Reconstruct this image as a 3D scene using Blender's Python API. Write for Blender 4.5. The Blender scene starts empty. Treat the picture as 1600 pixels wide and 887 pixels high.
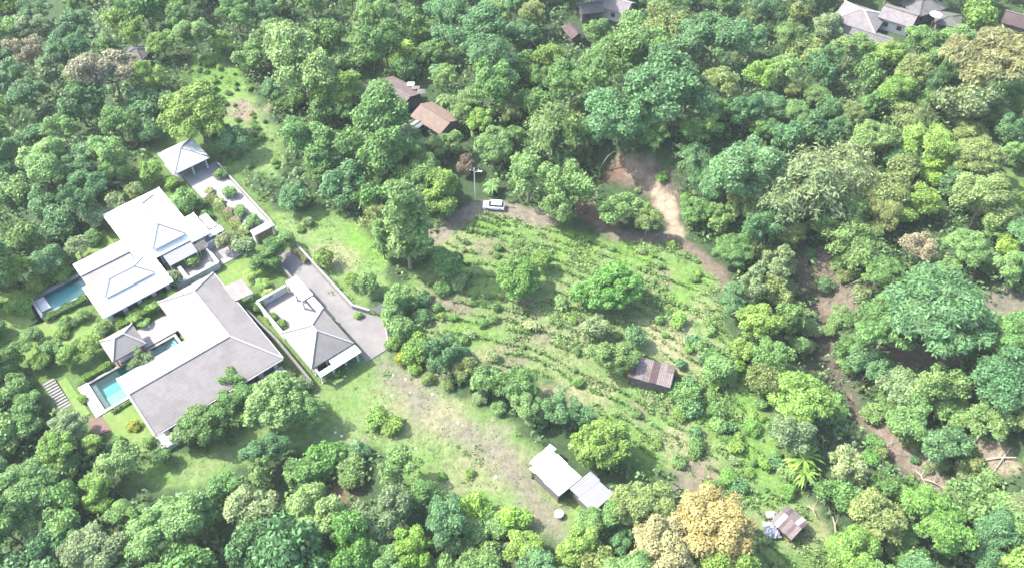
import bpy, math, random
import numpy as np
from mathutils import Vector, Matrix
random.seed(7)
rg = np.random.default_rng(11)
SC = bpy.context.scene
COL = SC.collection
R = math.radians

# ------------------------------------------------------------------ camera
CAM_H, PITCH, HFOV = 125.0, R(50), R(60)
cam_d = bpy.data.cameras.new('camera')
cam_d.lens_unit = 'FOV'; cam_d.sensor_fit = 'HORIZONTAL'; cam_d.angle = HFOV
cam_d.clip_start = 1; cam_d.clip_end = 6000
cam = bpy.data.objects.new('camera', cam_d); COL.objects.link(cam)
cam.location = (0, 0, CAM_H); cam.rotation_euler = (math.pi/2 - PITCH, 0, 0)
SC.camera = cam
# ------------------------------------------------------------------ light
SUN_DIR = Vector((-0.95, 0.30, 0)).normalized(); SUN_EL = R(49)
world = bpy.data.worlds.new('World'); SC.world = world; world.use_nodes = True
wn = world.node_tree
sky = wn.nodes.new('ShaderNodeTexSky'); sky.sky_type = 'NISHITA'; sky.sun_disc = False
sky.sun_elevation = SUN_EL; sky.sun_rotation = math.atan2(SUN_DIR.x, SUN_DIR.y) % (2*math.pi)
sky.air_density = 1.0; sky.dust_density = 2.6
bg = wn.nodes['Background']; bg.inputs['Strength'].default_value = 0.15
wn.links.new(sky.outputs[0], bg.inputs['Color'])
sun_d = bpy.data.lights.new('sun', 'SUN'); sun_d.energy = 3.1; sun_d.angle = R(0.8); sun_d.color = (1, 0.955, 0.88)
sun = bpy.data.objects.new('sun', sun_d); COL.objects.link(sun)
sv = Vector((SUN_DIR.x*math.cos(SUN_EL), SUN_DIR.y*math.cos(SUN_EL), math.sin(SUN_EL)))
sun.rotation_euler = sv.to_track_quat('Z', 'Y').to_euler(); sun.location = (0, 0, 300)
SC.view_settings.view_transform = 'Standard'; SC.view_settings.look = 'None'
SC.view_settings.exposure = 2.36; SC.view_settings.gamma = 1.0
HAZE = 0.00011
SC.cycles.volume_bounces = 0; SC.cycles.max_bounces = 6; SC.cycles.diffuse_bounces = 3; SC.cycles.transparent_max_bounces = 8

# ------------------------------------------------------------------ the plan: survey points read off the photograph
FPX = 800/math.tan(HFOV/2)
CP, SP = math.cos(PITCH), math.sin(PITCH)
def ray(px, py, z=0.0):
    px = np.asarray(px, float); py = np.asarray(py, float)
    x = (px-800)/FPX; y = -(py-443.5)/FPX
    dx, dy, dz = x, CP+y*SP, -SP+y*CP
    t = (z-CAM_H)/dz
    return dx*t, dy*t
A40 = R(40); UX = (math.cos(A40), math.sin(A40)); VX = (math.sin(A40), -math.cos(A40)); OX = (-60.0, 90.0)
def W(u, v): return (OX[0]+u*UX[0]+v*VX[0], OX[1]+u*UX[1]+v*VX[1])
def to_uv(x, y):
    x = x-OX[0]; y = y-OX[1]
    return x*UX[0]+y*UX[1], x*VX[0]+y*VX[1]
def sm(t): t = np.clip(t, 0, 1); return t*t*(3-2*t)
def seg_dist(x, y, pts):
    d = np.full(np.shape(x), 1e9)
    for (x0, y0), (x1, y1) in zip(pts[:-1], pts[1:]):
        ex, ey = x1-x0, y1-y0; L = ex*ex+ey*ey+1e-9
        t = np.clip(((x-x0)*ex+(y-y0)*ey)/L, 0, 1)
        d = np.minimum(d, np.hypot(x-x0-t*ex, y-y0-t*ey))
    return d
def inside(x, y, poly):
    r = np.zeros(np.shape(x), bool); n = len(poly)
    for i in range(n):
        x0, y0 = poly[i]; x1, y1 = poly[(i+1) % n]
        c = ((y0 > y) != (y1 > y)) & (x < (x1-x0)*(y-y0)/(y1-y0+1e-12)+x0)
        r ^= c
    return r
def sdist(x, y, poly):   # positive inside
    d = seg_dist(x, y, list(poly)+[poly[0]])
    return np.where(inside(x, y, poly), d, -d)
STREAM = [tuple(map(float, ray(a, b, -3))) for a, b in [(1120, 300), (1200, 350), (1262, 430), (1288, 500), (1290, 560), (1340, 640), (1400, 700), (1470, 765), (1540, 870), (1600, 960)]]
BANK_A = np.array(ray(925, 300)); BANK_B = np.array(ray(1100, 395))
bd = (BANK_B-BANK_A)/np.hypot(*(BANK_B-BANK_A)); bnm = np.array([-bd[1], bd[0]])
_wa = rg.uniform(0, 6.28, 12); _wd = rg.uniform(0, 6.28, 12)
def vnoise(x, y, wl, k=0):
    s = 0
    for i in range(5):
        a = _wd[(i+k) % 12]; w = wl*(0.6+0.25*i)
        s = s+np.sin((x*math.cos(a)+y*math.sin(a))*6.283/w+_wa[(i*2+k) % 12])
    return s/3.0
def H(x, y):
    x = np.asarray(x, float); y = np.asarray(y, float)
    u, v = to_uv(x, y)
    d = (u+25)*-0.66+(v+10)*-0.75
    h = -20*sm((d-7)/70)
    h = h - 7*sm((-u-19)/45)*sm((v+20)/25)                      # lower left slope
    sd = seg_dist(x, y, STREAM)
    h = h - 4.5*np.exp(-(sd/8.0)**2)
    wx = sm((x-8)/12)
    b = (x-BANK_A[0])*bnm[0]+(y-BANK_A[1])*bnm[1]
    h = h + 7*sm((b-3)/12)*wx*sm((70-x)/25)*sm((190-y)/60)
    h = h + 3*sm((x-62)/30)
    und = sm((np.maximum(np.abs(u-5)-32, np.abs(v+8)-38))/25)
    h = h + und*0.7*vnoise(x, y, 38)
    far = sm((np.hypot(x, y-110)-220)/500)
    return h*(1-0.4*far) + far*25*np.abs(vnoise(x, y, 900, 3))
def P(px, py, dz=0.0):
    z = 0.0
    for _ in range(40):
        x, y = ray(px, py, z+dz); z = 0.5*z+0.5*H(x, y)
    return float(x), float(y), float(z)
def Pn(px, py, dz=0.0):
    z = np.zeros(np.shape(px))
    for _ in range(40):
        x, y = ray(px, py, z+dz); z = 0.5*z+0.5*H(x, y)
    return x, y, z
def PP(pts, dz=0.0): return [P(a, b, dz)[:2] for a, b in pts]
def mpp(y, z=0): return (y*CP+(CAM_H-z)*SP)/FPX          # metres per photograph pixel at ground point

# ------------------------------------------------------------------ materials
MATS = {}
def mat(name, col, rough=0.8, var=0.15, scale=1.5, bump=0.0, bscale=8, metal=0, spec=0.3, c2=None, c2scale=0.4, c2amt=0.5, coords='Object'):
    if name in MATS: return MATS[name]
    m = bpy.data.materials.new(name); m.use_nodes = True; nt = m.node_tree; N = nt.nodes; L = nt.links
    b = N['Principled BSDF']; b.inputs['Roughness'].default_value = rough; b.inputs['Metallic'].default_value = metal
    b.inputs['Specular IOR Level'].default_value = spec
    tc = N.new('ShaderNodeTexCoord')
    n1 = N.new('ShaderNodeTexNoise'); n1.inputs['Scale'].default_value = scale; n1.inputs['Detail'].default_value = 8; n1.inputs['Roughness'].default_value = 0.65
    L.new(tc.outputs[coords], n1.inputs['Vector'])
    mr = N.new('ShaderNodeMapRange'); mr.inputs['From Min'].default_value = 0.3; mr.inputs['From Max'].default_value = 0.7
    mr.inputs['To Min'].default_value = 1-var; mr.inputs['To Max'].default_value = 1+var
    L.new(n1.outputs['Fac'], mr.inputs['Value'])
    mx = N.new('ShaderNodeMix'); mx.data_type = 'RGBA'; mx.inputs[6].default_value = (*col, 1)
    if c2:
        n2 = N.new('ShaderNodeTexNoise'); n2.inputs['Scale'].default_value = c2scale; n2.inputs['Detail'].default_value = 6
        L.new(tc.outputs[coords], n2.inputs['Vector'])
        r2 = N.new('ShaderNodeMapRange'); r2.inputs['From Min'].default_value = 0.45; r2.inputs['From Max'].default_value = 0.62; r2.inputs['To Max'].default_value = c2amt
        L.new(n2.outputs['Fac'], r2.inputs['Value']); L.new(r2.outputs[0], mx.inputs[0]); mx.inputs[7].default_value = (*c2, 1)
    else: mx.inputs[0].default_value = 0
    vm = N.new('ShaderNodeVectorMath'); vm.operation = 'SCALE'
    L.new(mx.outputs[2], vm.inputs[0]); L.new(mr.outputs[0], vm.inputs['Scale']); L.new(vm.outputs[0], b.inputs['Base Color'])
    if name in ('shingle_roof', 'white_roof') or name.endswith('tile_roof'):
        wv = N.new('ShaderNodeTexWave'); wv.bands_direction = 'Z'; wv.inputs['Scale'].default_value = 1.3; wv.inputs['Distortion'].default_value = 0.6; wv.inputs['Detail'].default_value = 3
        L.new(tc.outputs[coords], wv.inputs['Vector']); wr = N.new('ShaderNodeMapRange'); wr.inputs['To Min'].default_value = 0.965; wr.inputs['To Max'].default_value = 1.025; L.new(wv.outputs['Fac'], wr.inputs['Value'])
        v2 = N.new('ShaderNodeVectorMath'); v2.operation = 'SCALE'; L.new(vm.outputs[0], v2.inputs[0]); L.new(wr.outputs[0], v2.inputs['Scale']); L.new(v2.outputs[0], b.inputs['Base Color'])
    if bump:
        n3 = N.new('ShaderNodeTexNoise'); n3.inputs['Scale'].default_value = bscale; n3.inputs['Detail'].default_value = 6
        L.new(tc.outputs[coords], n3.inputs['Vector'])
        bp = N.new('ShaderNodeBump'); bp.inputs['Strength'].default_value = bump; bp.inputs['Distance'].default_value = 0.1
        L.new(n3.outputs['Fac'], bp.inputs['Height']); L.new(bp.outputs[0], b.inputs['Normal'])
    MATS[name] = m; return m
def leaf_mat(name='leaf', trans=0.4):
    m = bpy.data.materials.new(name); m.use_nodes = True; nt = m.node_tree; N = nt.nodes; L = nt.links
    b = N['Principled BSDF']; b.inputs['Roughness'].default_value = 0.55; b.inputs['Specular IOR Level'].default_value = 0.25
    oi = N.new('ShaderNodeObjectInfo'); ge = N.new('ShaderNodeNewGeometry'); tc = N.new('ShaderNodeTexCoord')
    n1 = N.new('ShaderNodeTexNoise'); n1.inputs['Scale'].default_value = 0.45; n1.inputs['Detail'].default_value = 4
    L.new(tc.outputs['Object'], n1.inputs['Vector'])
    mr = N.new('ShaderNodeMapRange'); mr.inputs['From Min'].default_value = 0.3; mr.inputs['From Max'].default_value = 0.7; mr.inputs['To Min'].default_value = 0.7; mr.inputs['To Max'].default_value = 1.35
    L.new(n1.outputs['Fac'], mr.inputs['Value'])
    r2 = N.new('ShaderNodeMapRange'); r2.inputs['To Min'].default_value = 0.65; r2.inputs['To Max'].default_value = 1.4
    L.new(ge.outputs['Random Per Island'], r2.inputs['Value'])
    mu = N.new('ShaderNodeMath'); mu.operation = 'MULTIPLY'; L.new(mr.outputs[0], mu.inputs[0]); L.new(r2.outputs[0], mu.inputs[1])
    hs = N.new('ShaderNodeHueSaturation')
    r3 = N.new('ShaderNodeMapRange'); r3.inputs['To Min'].default_value = 0.485; r3.inputs['To Max'].default_value = 0.515
    ma = N.new('ShaderNodeMath'); ma.operation = 'FRACT'; m2 = N.new('ShaderNodeMath'); m2.operation = 'MULTIPLY'; m2.inputs[1].default_value = 17.3
    L.new(ge.outputs['Random Per Island'], m2.inputs[0]); L.new(m2.outputs[0], ma.inputs[0]); L.new(ma.outputs[0], r3.inputs['Value'])
    L.new(r3.outputs[0], hs.inputs['Hue']); L.new(mu.outputs[0], hs.inputs['Value']); L.new(oi.outputs['Color'], hs.inputs['Color'])
    L.new(hs.outputs[0], b.inputs['Base Color'])
    tr = N.new('ShaderNodeBsdfTranslucent')
    h2 = N.new('ShaderNodeHueSaturation'); h2.inputs['Hue'].default_value = 0.485; h2.inputs['Saturation'].default_value = 1.05; h2.inputs['Value'].default_value = 1.3
    L.new(hs.outputs[0], h2.inputs['Color']); L.new(h2.outputs[0], tr.inputs['Color'])
    mx = N.new('ShaderNodeMixShader'); mx.inputs[0].default_value = trans
    out = N['Material Output']; L.new(b.outputs[0], mx.inputs[1]); L.new(tr.outputs[0], mx.inputs[2]); L.new(mx.outputs[0], out.inputs['Surface'])
    return m
LEAF = leaf_mat("leaf", 0.28)
BARK = mat('bark', (0.16, 0.13, 0.10), 0.9, 0.3, 3)
PALEBARK = mat('pale_bark', (0.20, 0.175, 0.135), 0.9, 0.25, 2)
WHITE_ROOF = mat('white_roof', (0.62, 0.62, 0.61), 0.7, 0.05, 0.8, 0.15, 5, c2=(0.55, 0.55, 0.545), c2scale=0.35, c2amt=0.6)
SHINGLE = mat('shingle_roof', (0.160, 0.146, 0.138), 0.85, 0.10, 1.2, 0.4, 6, c2=(0.130, 0.119, 0.112), c2scale=0.35, c2amt=0.7)
RIDGE = mat('ridge_tile', (0.25, 0.235, 0.235), 0.8, 0.12, 3)
WRIDGE = mat('white_ridge_tile', (0.13, 0.125, 0.135), 0.8, 0.1, 3)
WALLW = mat('white_plaster', (0.42, 0.415, 0.40), 0.8, 0.06, 1.0, c2=(0.27, 0.265, 0.25), c2scale=0.6, c2amt=0.35)
FASCIA = mat('painted_fascia', (0.2, 0.195, 0.19), 0.6, 0.05)
PAVING = mat('pale_paving', (0.19, 0.182, 0.178), 0.85, 0.12, 1.0, c2=(0.14, 0.135, 0.13), c2scale=0.3)
CONCRETE = mat('grey_concrete', (0.130, 0.122, 0.120), 0.9, 0.16, 0.8, c2=(0.095, 0.09, 0.088), c2scale=0.2)
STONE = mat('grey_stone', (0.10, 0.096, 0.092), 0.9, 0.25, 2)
DARKGLASS = mat('window_glass', (0.03, 0.035, 0.04), 0.08, 0.05, spec=0.6)
WOOD = mat('dark_timber', (0.10, 0.07, 0.05), 0.7, 0.25, 4)
TIN = mat('zinc_sheet', (0.165, 0.165, 0.19), 0.55, 0.06, 1.0, metal=0.0, spec=0.3, c2=(0.13, 0.13, 0.15), c2scale=0.5, c2amt=0.5)
WTIN = mat('white_sheet', (0.42, 0.42, 0.42), 0.5, 0.04, 1.0, c2=(0.30, 0.30, 0.31), c2scale=0.5, c2amt=0.4)
POOLT = mat('pool_tile', (0.055, 0.24, 0.225), 0.5, 0.1, 2)
POOLW = mat('pale_pool_tile', (0.19, 0.31, 0.32), 0.5, 0.1, 2)
RUBBER = mat('tyre_rubber', (0.02, 0.02, 0.02), 0.9)
CARW = mat('white_car_paint', (0.8, 0.8, 0.8), 0.25, 0.01, spec=0.6)
CHROME = mat('wheel_metal', (0.5, 0.5, 0.5), 0.3, 0.02, metal=0.8)
def tintmat(n, c, c2=None): return mat(n, c, 0.85, 0.2, 1.6, 0.2, 5, c2=c2, c2scale=0.7, c2amt=0.8)
RUST = tintmat('rusty_sheet', (0.082, 0.060, 0.058), (0.10, 0.082, 0.078)); RUSTD = tintmat('dark_rusty_sheet', (0.048, 0.031, 0.033), (0.062, 0.045, 0.045))
RUSTP = tintmat('pale_rusty_sheet', (0.125, 0.102, 0.100), (0.105, 0.088, 0.085)); TERRA = tintmat('terracotta_roof', (0.120, 0.085, 0.066), (0.095, 0.075, 0.064))
PINKROOF = tintmat('pinkish_tile_roof', (0.125, 0.113, 0.115), (0.105, 0.095, 0.095)); GREYROOF = tintmat('grey_tile_roof', (0.088, 0.084, 0.082), (0.07, 0.067, 0.065))
BROWNROOF = tintmat('brown_tile_roof', (0.08, 0.065, 0.062), (0.06, 0.05, 0.048)); REDSHEET = tintmat('red_sheet', (0.082, 0.054, 0.056), (0.12, 0.095, 0.095))
TARP = mat('blue_grey_tarp', (0.17, 0.18, 0.215), 0.5, 0.1, 2, 0.4, 4)
DISH = mat('white_metal', (0.8, 0.8, 0.78), 0.5, 0.03)
def water_mat():
    m = bpy.data.materials.new('pool_water'); m.use_nodes = True; N = m.node_tree.nodes; L = m.node_tree.links
    for n in list(N):
        if n.type != 'OUTPUT_MATERIAL': N.remove(n)
    out = [n for n in N if n.type == 'OUTPUT_MATERIAL'][0]
    t = N.new('ShaderNodeBsdfTransparent'); t.inputs[0].default_value = (0.66, 0.92, 0.90, 1)
    g = N.new('ShaderNodeBsdfGlossy'); g.inputs['Roughness'].default_value = 0.06
    f = N.new('ShaderNodeFresnel'); f.inputs[0].default_value = 1.33
    nz = N.new('ShaderNodeTexNoise'); nz.inputs['Scale'].default_value = 3; tc = N.new('ShaderNodeTexCoord'); L.new(tc.outputs['Object'], nz.inputs['Vector'])
    bp = N.new('ShaderNodeBump'); bp.inputs['Strength'].default_value = 0.25; bp.inputs['Distance'].default_value = 0.05
    L.new(nz.outputs['Fac'], bp.inputs['Height']); L.new(bp.outputs[0], g.inputs['Normal']); L.new(bp.outputs[0], f.inputs['Normal'])
    mx = N.new('ShaderNodeMixShader'); L.new(f.outputs[0], mx.inputs[0]); L.new(t.outputs[0], mx.inputs[1]); L.new(g.outputs[0], mx.inputs[2]); L.new(mx.outputs[0], out.inputs['Surface'])
    return m
WATER = water_mat()
def ground_mat():
    m = bpy.data.materials.new('ground_soil_and_grass'); m.use_nodes = True; N = m.node_tree.nodes; L = m.node_tree.links
    b = N['Principled BSDF']; b.inputs['Roughness'].default_value = 0.95; b.inputs['Specular IOR Level'].default_value = 0.1
    at = N.new('ShaderNodeAttribute'); at.attribute_name = 'soil'; tc = N.new('ShaderNodeTexCoord')
    n1 = N.new('ShaderNodeTexNoise'); n1.inputs['Scale'].default_value = 0.9; n1.inputs['Detail'].default_value = 10; n1.inputs['Roughness'].default_value = 0.75
    L.new(tc.outputs['Object'], n1.inputs['Vector'])
    mr = N.new('ShaderNodeMapRange'); mr.inputs['From Min'].default_value = 0.3; mr.inputs['From Max'].default_value = 0.7; mr.inputs['To Min'].default_value = 0.58; mr.inputs['To Max'].default_value = 1.42
    L.new(n1.outputs['Fac'], mr.inputs['Value'])
    vm = N.new('ShaderNodeVectorMath'); vm.operation = 'SCALE'; L.new(at.outputs['Color'], vm.inputs[0]); L.new(mr.outputs[0], vm.inputs['Scale'])
    L.new(vm.outputs[0], b.inputs['Base Color'])
    bp = N.new('ShaderNodeBump'); bp.inputs['Strength'].default_value = 0.6; bp.inputs['Distance'].default_value = 0.25
    n2 = N.new('ShaderNodeTexNoise'); n2.inputs['Scale'].default_value = 2.2; n2.inputs['Detail'].default_value = 8; L.new(tc.outputs['Object'], n2.inputs['Vector'])
    L.new(n2.outputs['Fac'], bp.inputs['Height']); L.new(bp.outputs[0], b.inputs['Normal'])
    return m
GROUND = ground_mat()

# ------------------------------------------------------------------ object helpers
def tag(o, label=None, cat=None, group=None, kind=None):
    if label: o['label'] = label
    if cat: o['category'] = cat
    if group: o['group'] = group
    if kind: o['kind'] = kind
    return o
def empty(name, loc, rz=0.0, label=None, cat=None, group=None):
    o = bpy.data.objects.new(name, None); COL.objects.link(o); o.location = loc; o.rotation_euler = (0, 0, rz); o.empty_display_size = 0.5
    return tag(o, label, cat, group)
def link_mesh(name, me, parent=None, loc=None):
    o = bpy.data.objects.new(name, me); COL.objects.link(o)
    if parent: o.parent = parent
    if loc is not None: o.location = loc
    return o
class MB:
    def __init__(s): s.v = []; s.f = []; s.m = []
    def add(s, vs, fs, mi=0):
        k = len(s.v); s.v += [tuple(map(float, a)) for a in vs]; s.f += [tuple(i+k for i in f) for f in fs]; s.m += [mi]*len(fs); return s
    def box(s, x0, x1, y0, y1, z0, z1, mi=0):
        x0, x1 = sorted((x0, x1)); y0, y1 = sorted((y0, y1)); z0, z1 = sorted((z0, z1))
        return s.add([(x0, y0, z0), (x1, y0, z0), (x1, y1, z0), (x0, y1, z0), (x0, y0, z1), (x1, y0, z1), (x1, y1, z1), (x0, y1, z1)],
                     [(3, 2, 1, 0), (4, 5, 6, 7), (0, 1, 5, 4), (1, 2, 6, 5), (2, 3, 7, 6), (3, 0, 4, 7)], mi)
    def shell(s, vs, fs, th=0.2, mi=0):
        n = len(vs); edges = {}
        for f in fs:
            for i in range(len(f)): edges[(f[i], f[(i+1) % len(f)])] = 1
        g = [tuple(f) for f in fs]+[tuple(i+n for i in reversed(f)) for f in fs]
        for (a, b) in edges:
            if (b, a) not in edges: g.append((a, a+n, b+n, b))
        return s.add(list(vs)+[(x, y, z-th) for x, y, z in vs], g, mi)
    def beam(s, p, q, w, h=None, mi=0):
        p = Vector(p); q = Vector(q); h = h or w; d = (q-p).normalized()
        side = d.cross(Vector((0, 0, 1)));
        if side.length < 1e-3: side = Vector((1, 0, 0))
        side.normalize(); up = side.cross(d)
        vs = []
        for c in (p, q):
            for a, b in ((-1, -1), (1, -1), (1, 1), (-1, 1)): vs.append(c+side*a*w/2+up*b*h/2)
        return s.add(vs, [(3, 2, 1, 0), (4, 5, 6, 7), (0, 1, 5, 4), (1, 2, 6, 5), (2, 3, 7, 6), (3, 0, 4, 7)], mi)
    def tube(s, pts, rad, n=6, mi=0):
        k = len(s.v); pts = [Vector(p) for p in pts]
        for i, p in enumerate(pts):
            d = (pts[min(i+1, len(pts)-1)]-pts[max(i-1, 0)]).normalized(); a = d.orthogonal().normalized(); b = d.cross(a)
            for j in range(n):
                t = 6.28318*j/n; s.v.append(tuple(p+(a*math.cos(t)+b*math.sin(t))*rad[i]))
        for i in range(len(pts)-1):
            for j in range(n):
                s.f.append((k+i*n+j, k+i*n+(j+1) % n, k+(i+1)*n+(j+1) % n, k+(i+1)*n+j)); s.m.append(mi)
        s.f.append(tuple(k+j for j in reversed(range(n)))); s.m.append(mi)
        s.f.append(tuple(k+(len(pts)-1)*n+j for j in range(n))); s.m.append(mi)
        return s
    def mesh(s, name, mats):
        me = bpy.data.meshes.new(name); me.from_pydata(s.v, [], s.f)
        for m in (mats if isinstance(mats, (list, tuple)) else [mats]): me.materials.append(m)
        if any(s.m): me.polygons.foreach_set('material_index', s.m)
        me.update(); return me
    def build(s, name, mats, parent=None, loc=None, bevel=0):
        o = link_mesh(name, s.mesh(name, mats), parent, loc)
        if bevel:
            b = o.modifiers.new('bevel', 'BEVEL'); b.width = bevel; b.segments = 2; b.limit_method = 'ANGLE'
        return o
def quads_mesh(name, V, n_per=4, m=None):
    n = len(V)//n_per; me = bpy.data.meshes.new(name)
    me.vertices.add(len(V)); me.vertices.foreach_set('co', V.astype(np.float32).ravel())
    me.loops.add(n*n_per); me.loops.foreach_set('vertex_index', np.arange(n*n_per, dtype=np.int32))
    me.polygons.add(n); me.polygons.foreach_set('loop_start', np.arange(0, n*n_per, n_per, dtype=np.int32))
    me.materials.append(m or LEAF); me.update(calc_edges=True); me.validate(); return me

# ------------------------------------------------------------------ ground
def ax(lo, hi, step, outer):
    a = list(np.arange(lo, hi+0.01, step)); l = []; x = lo; s = step
    while x > -outer: s *= 1.35; x -= s; l.append(x)
    r = []; x = a[-1]; s = step
    while x < outer: s *= 1.35; x += s; r.append(x)
    return np.array(sorted(l)+a+r)
gx = ax(-135, 135, 0.8, 2500); gy = ax(38, 215, 0.8, 2500)
GX, GY = np.meshgrid(gx, gy); GZ = H(GX, GY)
# pools are dug out of the ground
POOL2 = (-13.1, 2.4, -1.6, 4.9); POOL1 = (-13.3, -4.6, -25.6, -21.0)
gu, gv = to_uv(GX, GY)
for (a, b, c, d) in (POOL2, POOL1):
    GZ = np.where((gu > a-1) & (gu < b+1) & (gv > c-1) & (gv < d+1), GZ-2.2, GZ)
C_FOREST = np.array([0.030, 0.050, 0.022]); C_GRASS = np.array([0.078, 0.126, 0.040]); C_LIME = np.array([0.072, 0.140, 0.024]); C_DRY = np.array([0.130, 0.128, 0.070])
C_SOIL = np.array([0.115, 0.090, 0.072]); C_RED = np.array([0.12, 0.075, 0.055]); C_SAND = np.array([0.170, 0.138, 0.100]); C_DARK = np.array([0.06, 0.05, 0.04]); C_GREYS = np.array([0.118, 0.104, 0.082])
gc = np.ones(GX.shape+(3,))*C_FOREST
nz1 = vnoise(GX, GY, 9, 1); nz2 = vnoise(GX, GY, 3.5, 4); nz3 = vnoise(GX, GY, 22, 6)
MEADOW = [(640, 440), (690, 360), (760, 325), (850, 345), (940, 375), (1060, 375), (1140, 440), (1135, 500), (1165, 560), (1200, 640), (1240, 740), (1300, 850), (1320, 900), (1170, 900), (1150, 800), (1060, 740), (1000, 715), (900, 620), (780, 580), (690, 530), (620, 520)]
FIELD = [(480, 600), (560, 545), (620, 560), (700, 610), (800, 660), (840, 700), (960, 790), (900, 860), (850, 840), (700, 775), (640, 760), (590, 700), (400, 700), (300, 770), (210, 760), (220, 720), (330, 690), (450, 650)]
PATCHLAWN = [(430, 335), (500, 325), (560, 345), (605, 390), (610, 460), (560, 480), (500, 430), (445, 395)]
TOPSTRIP = [(300, 90), (350, 90), (400, 150), (445, 235), (430, 275), (350, 265), (330, 170)]
MID = [(225, 505), (0, 480), (0, 590), (120, 600), (200, 560)]
def paint(poly, col, feather=2.0, rag=1.2, amt=1.0, dz=0.0):
    global gc
    s = sdist(GX, GY, PP(poly, dz)) + rag*nz1*0.8 + rag*nz2*0.5
    a = (sm(s/feather+0.5)*amt)[..., None]; gc = gc*(1-a)+col*a
def blot(px, py, r, col, amt=0.8):
    global gc
    x, y, z = P(px, py); s = 1-np.hypot(GX-x, (GY-y))/r + 0.35*nz2+0.3*nz1
    a = (sm(s*1.6)*amt)[..., None]; gc = gc*(1-a)+col*a
paint([(60, 470), (160, 370), (240, 210), (340, 210), (480, 400), (610, 500), (620, 560), (480, 610), (250, 710), (130, 670), (60, 600), (0, 560), (0, 480)], C_GRASS*0.8, 3)
paint(MEADOW, C_GRASS, 3); paint(FIELD, C_GRASS*1.05, 3); paint(PATCHLAWN, C_GRASS*1.1, 2); paint(TOPSTRIP, C_GRASS*1.1, 3)
# dry tinge varying over the open land
op = np.zeros(GX.shape)
for p in (MEADOW, FIELD, PATCHLAWN, TOPSTRIP): op = np.maximum(op, sm(sdist(GX, GY, PP(p))/3))
a = (op*sm(0.45+0.5*nz3+0.35*nz1)*0.45)[..., None]; gc = gc*(1-a)+C_DRY*a
a = (op*sm(0.1-0.5*nz3+0.4*nz2)*0.5)[..., None]; gc = gc*(1-a)+C_LIME*a
paint([(560, 350), (600, 385), (600, 420), (560, 400), (530, 370)], C_LIME*1.1, 4, 1.5, 0.8)
paint([(480, 385), (530, 380), (560, 400), (540, 430), (500, 410)], C_DRY*1.15, 3, 1, 0.7)
paint([(600, 555), (640, 575), (700, 625), (770, 680), (830, 735), (880, 800), (890, 850), (850, 840), (800, 760), (740, 710), (660, 660), (610, 610), (575, 570)], C_GREYS*0.92, 4, 1.0, 0.88)
blot(770, 690, 5, C_GREYS*1.15, 0.5); blot(700, 640, 5, C_DRY*1.2, 0.6); blot(650, 730, 5, C_LIME, 0.4); blot(730, 750, 6, C_DRY, 0.5); blot(600, 640, 5, C_DRY*1.1, 0.5)
paint([(860, 745), (900, 790), (890, 815), (940, 810), (930, 780)], C_LIME, 2, 0.6, 0.8)
blot(750, 850, 8, C_GREYS*1.05, 0.85); blot(530, 770, 4, C_RED, 0.7); blot(545, 725, 5, C_DARK*2, 0.7)
for q in [(725, 375, 5), (760, 385, 4), (700, 470, 4), (720, 480, 4), (690, 555, 6), (750, 560, 6), (800, 555, 5), (1050, 500, 6), (1070, 545, 8), (1030, 545, 6), (1090, 480, 5), (840, 520, 4), (900, 510, 4),
          (870, 610, 6), (930, 610, 5), (1040, 440, 5), (1080, 720, 6), (1050, 690, 5), (1100, 760, 5), (980, 480, 3), (1000, 640, 4), (820, 470, 4), (1250, 830, 5)]:
    blot(q[0], q[1], q[2], C_DRY*1.15 if q[0] % 20 else C_SOIL, 0.65)
for q in [(990, 400, 5), (900, 385, 6), (760, 350, 5), (1080, 430, 5), (1060, 470, 5), (1130, 620, 6), (1160, 700, 6), (960, 680, 5), (1010, 720, 5), (730, 520, 5), (1100, 640, 4)]: blot(q[0], q[1], q[2], C_LIME, 0.6)
blot(385, 180, 5, C_SOIL*1.15, 0.9); blot(375, 165, 3, C_SOIL*1.2, 0.9); blot(320, 110, 6, C_LIME, 0.7); blot(350, 120, 5, C_LIME*0.9, 0.5)
# bare banks by the stream
gc_sd = seg_dist(GX, GY, STREAM)
a = (sm((3.6-gc_sd+2.6*nz1+2.0*nz2)/4)*0.8*sm((GX-28)/10))[..., None]; gc = gc*(1-a)+(C_SOIL*0.62)*a
paint([(1350, 660), (1385, 650), (1440, 715), (1480, 740), (1500, 790), (1450, 770), (1400, 720)], C_SOIL*1.15, 2, 1, 0.85)
paint([(1250, 395), (1310, 390), (1320, 440), (1370, 455), (1370, 490), (1290, 490), (1260, 440)], C_SOIL*0.95, 3, 1, 0.75)
paint([(1520, 690), (1570, 690), (1590, 730), (1540, 740)], C_SAND*0.9, 2, 1, 0.8); blot(1590, 480, 8, C_GREYS, 0.7)
paint([(1300, 700), (1350, 690), (1380, 730), (1330, 740)], C_DARK*1.6, 3, 1, 0.7)
blot(1585, 285, 9, C_GRASS*0.9, 0.9); blot(1575, 60, 10, C_DRY, 0.5); blot(620, 70, 16, C_LIME*0.7, 0.8); blot(545, 60, 10, C_GRASS, 0.7)
paint([(1385, 535), (1500, 535), (1500, 575), (1385, 575)], C_SOIL*0.6, 3, 1.5, 0.9); paint([(1415, 690), (1440, 690), (1465, 735), (1440, 745)], C_GREYS*1.1, 2, 1, .8)
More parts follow.
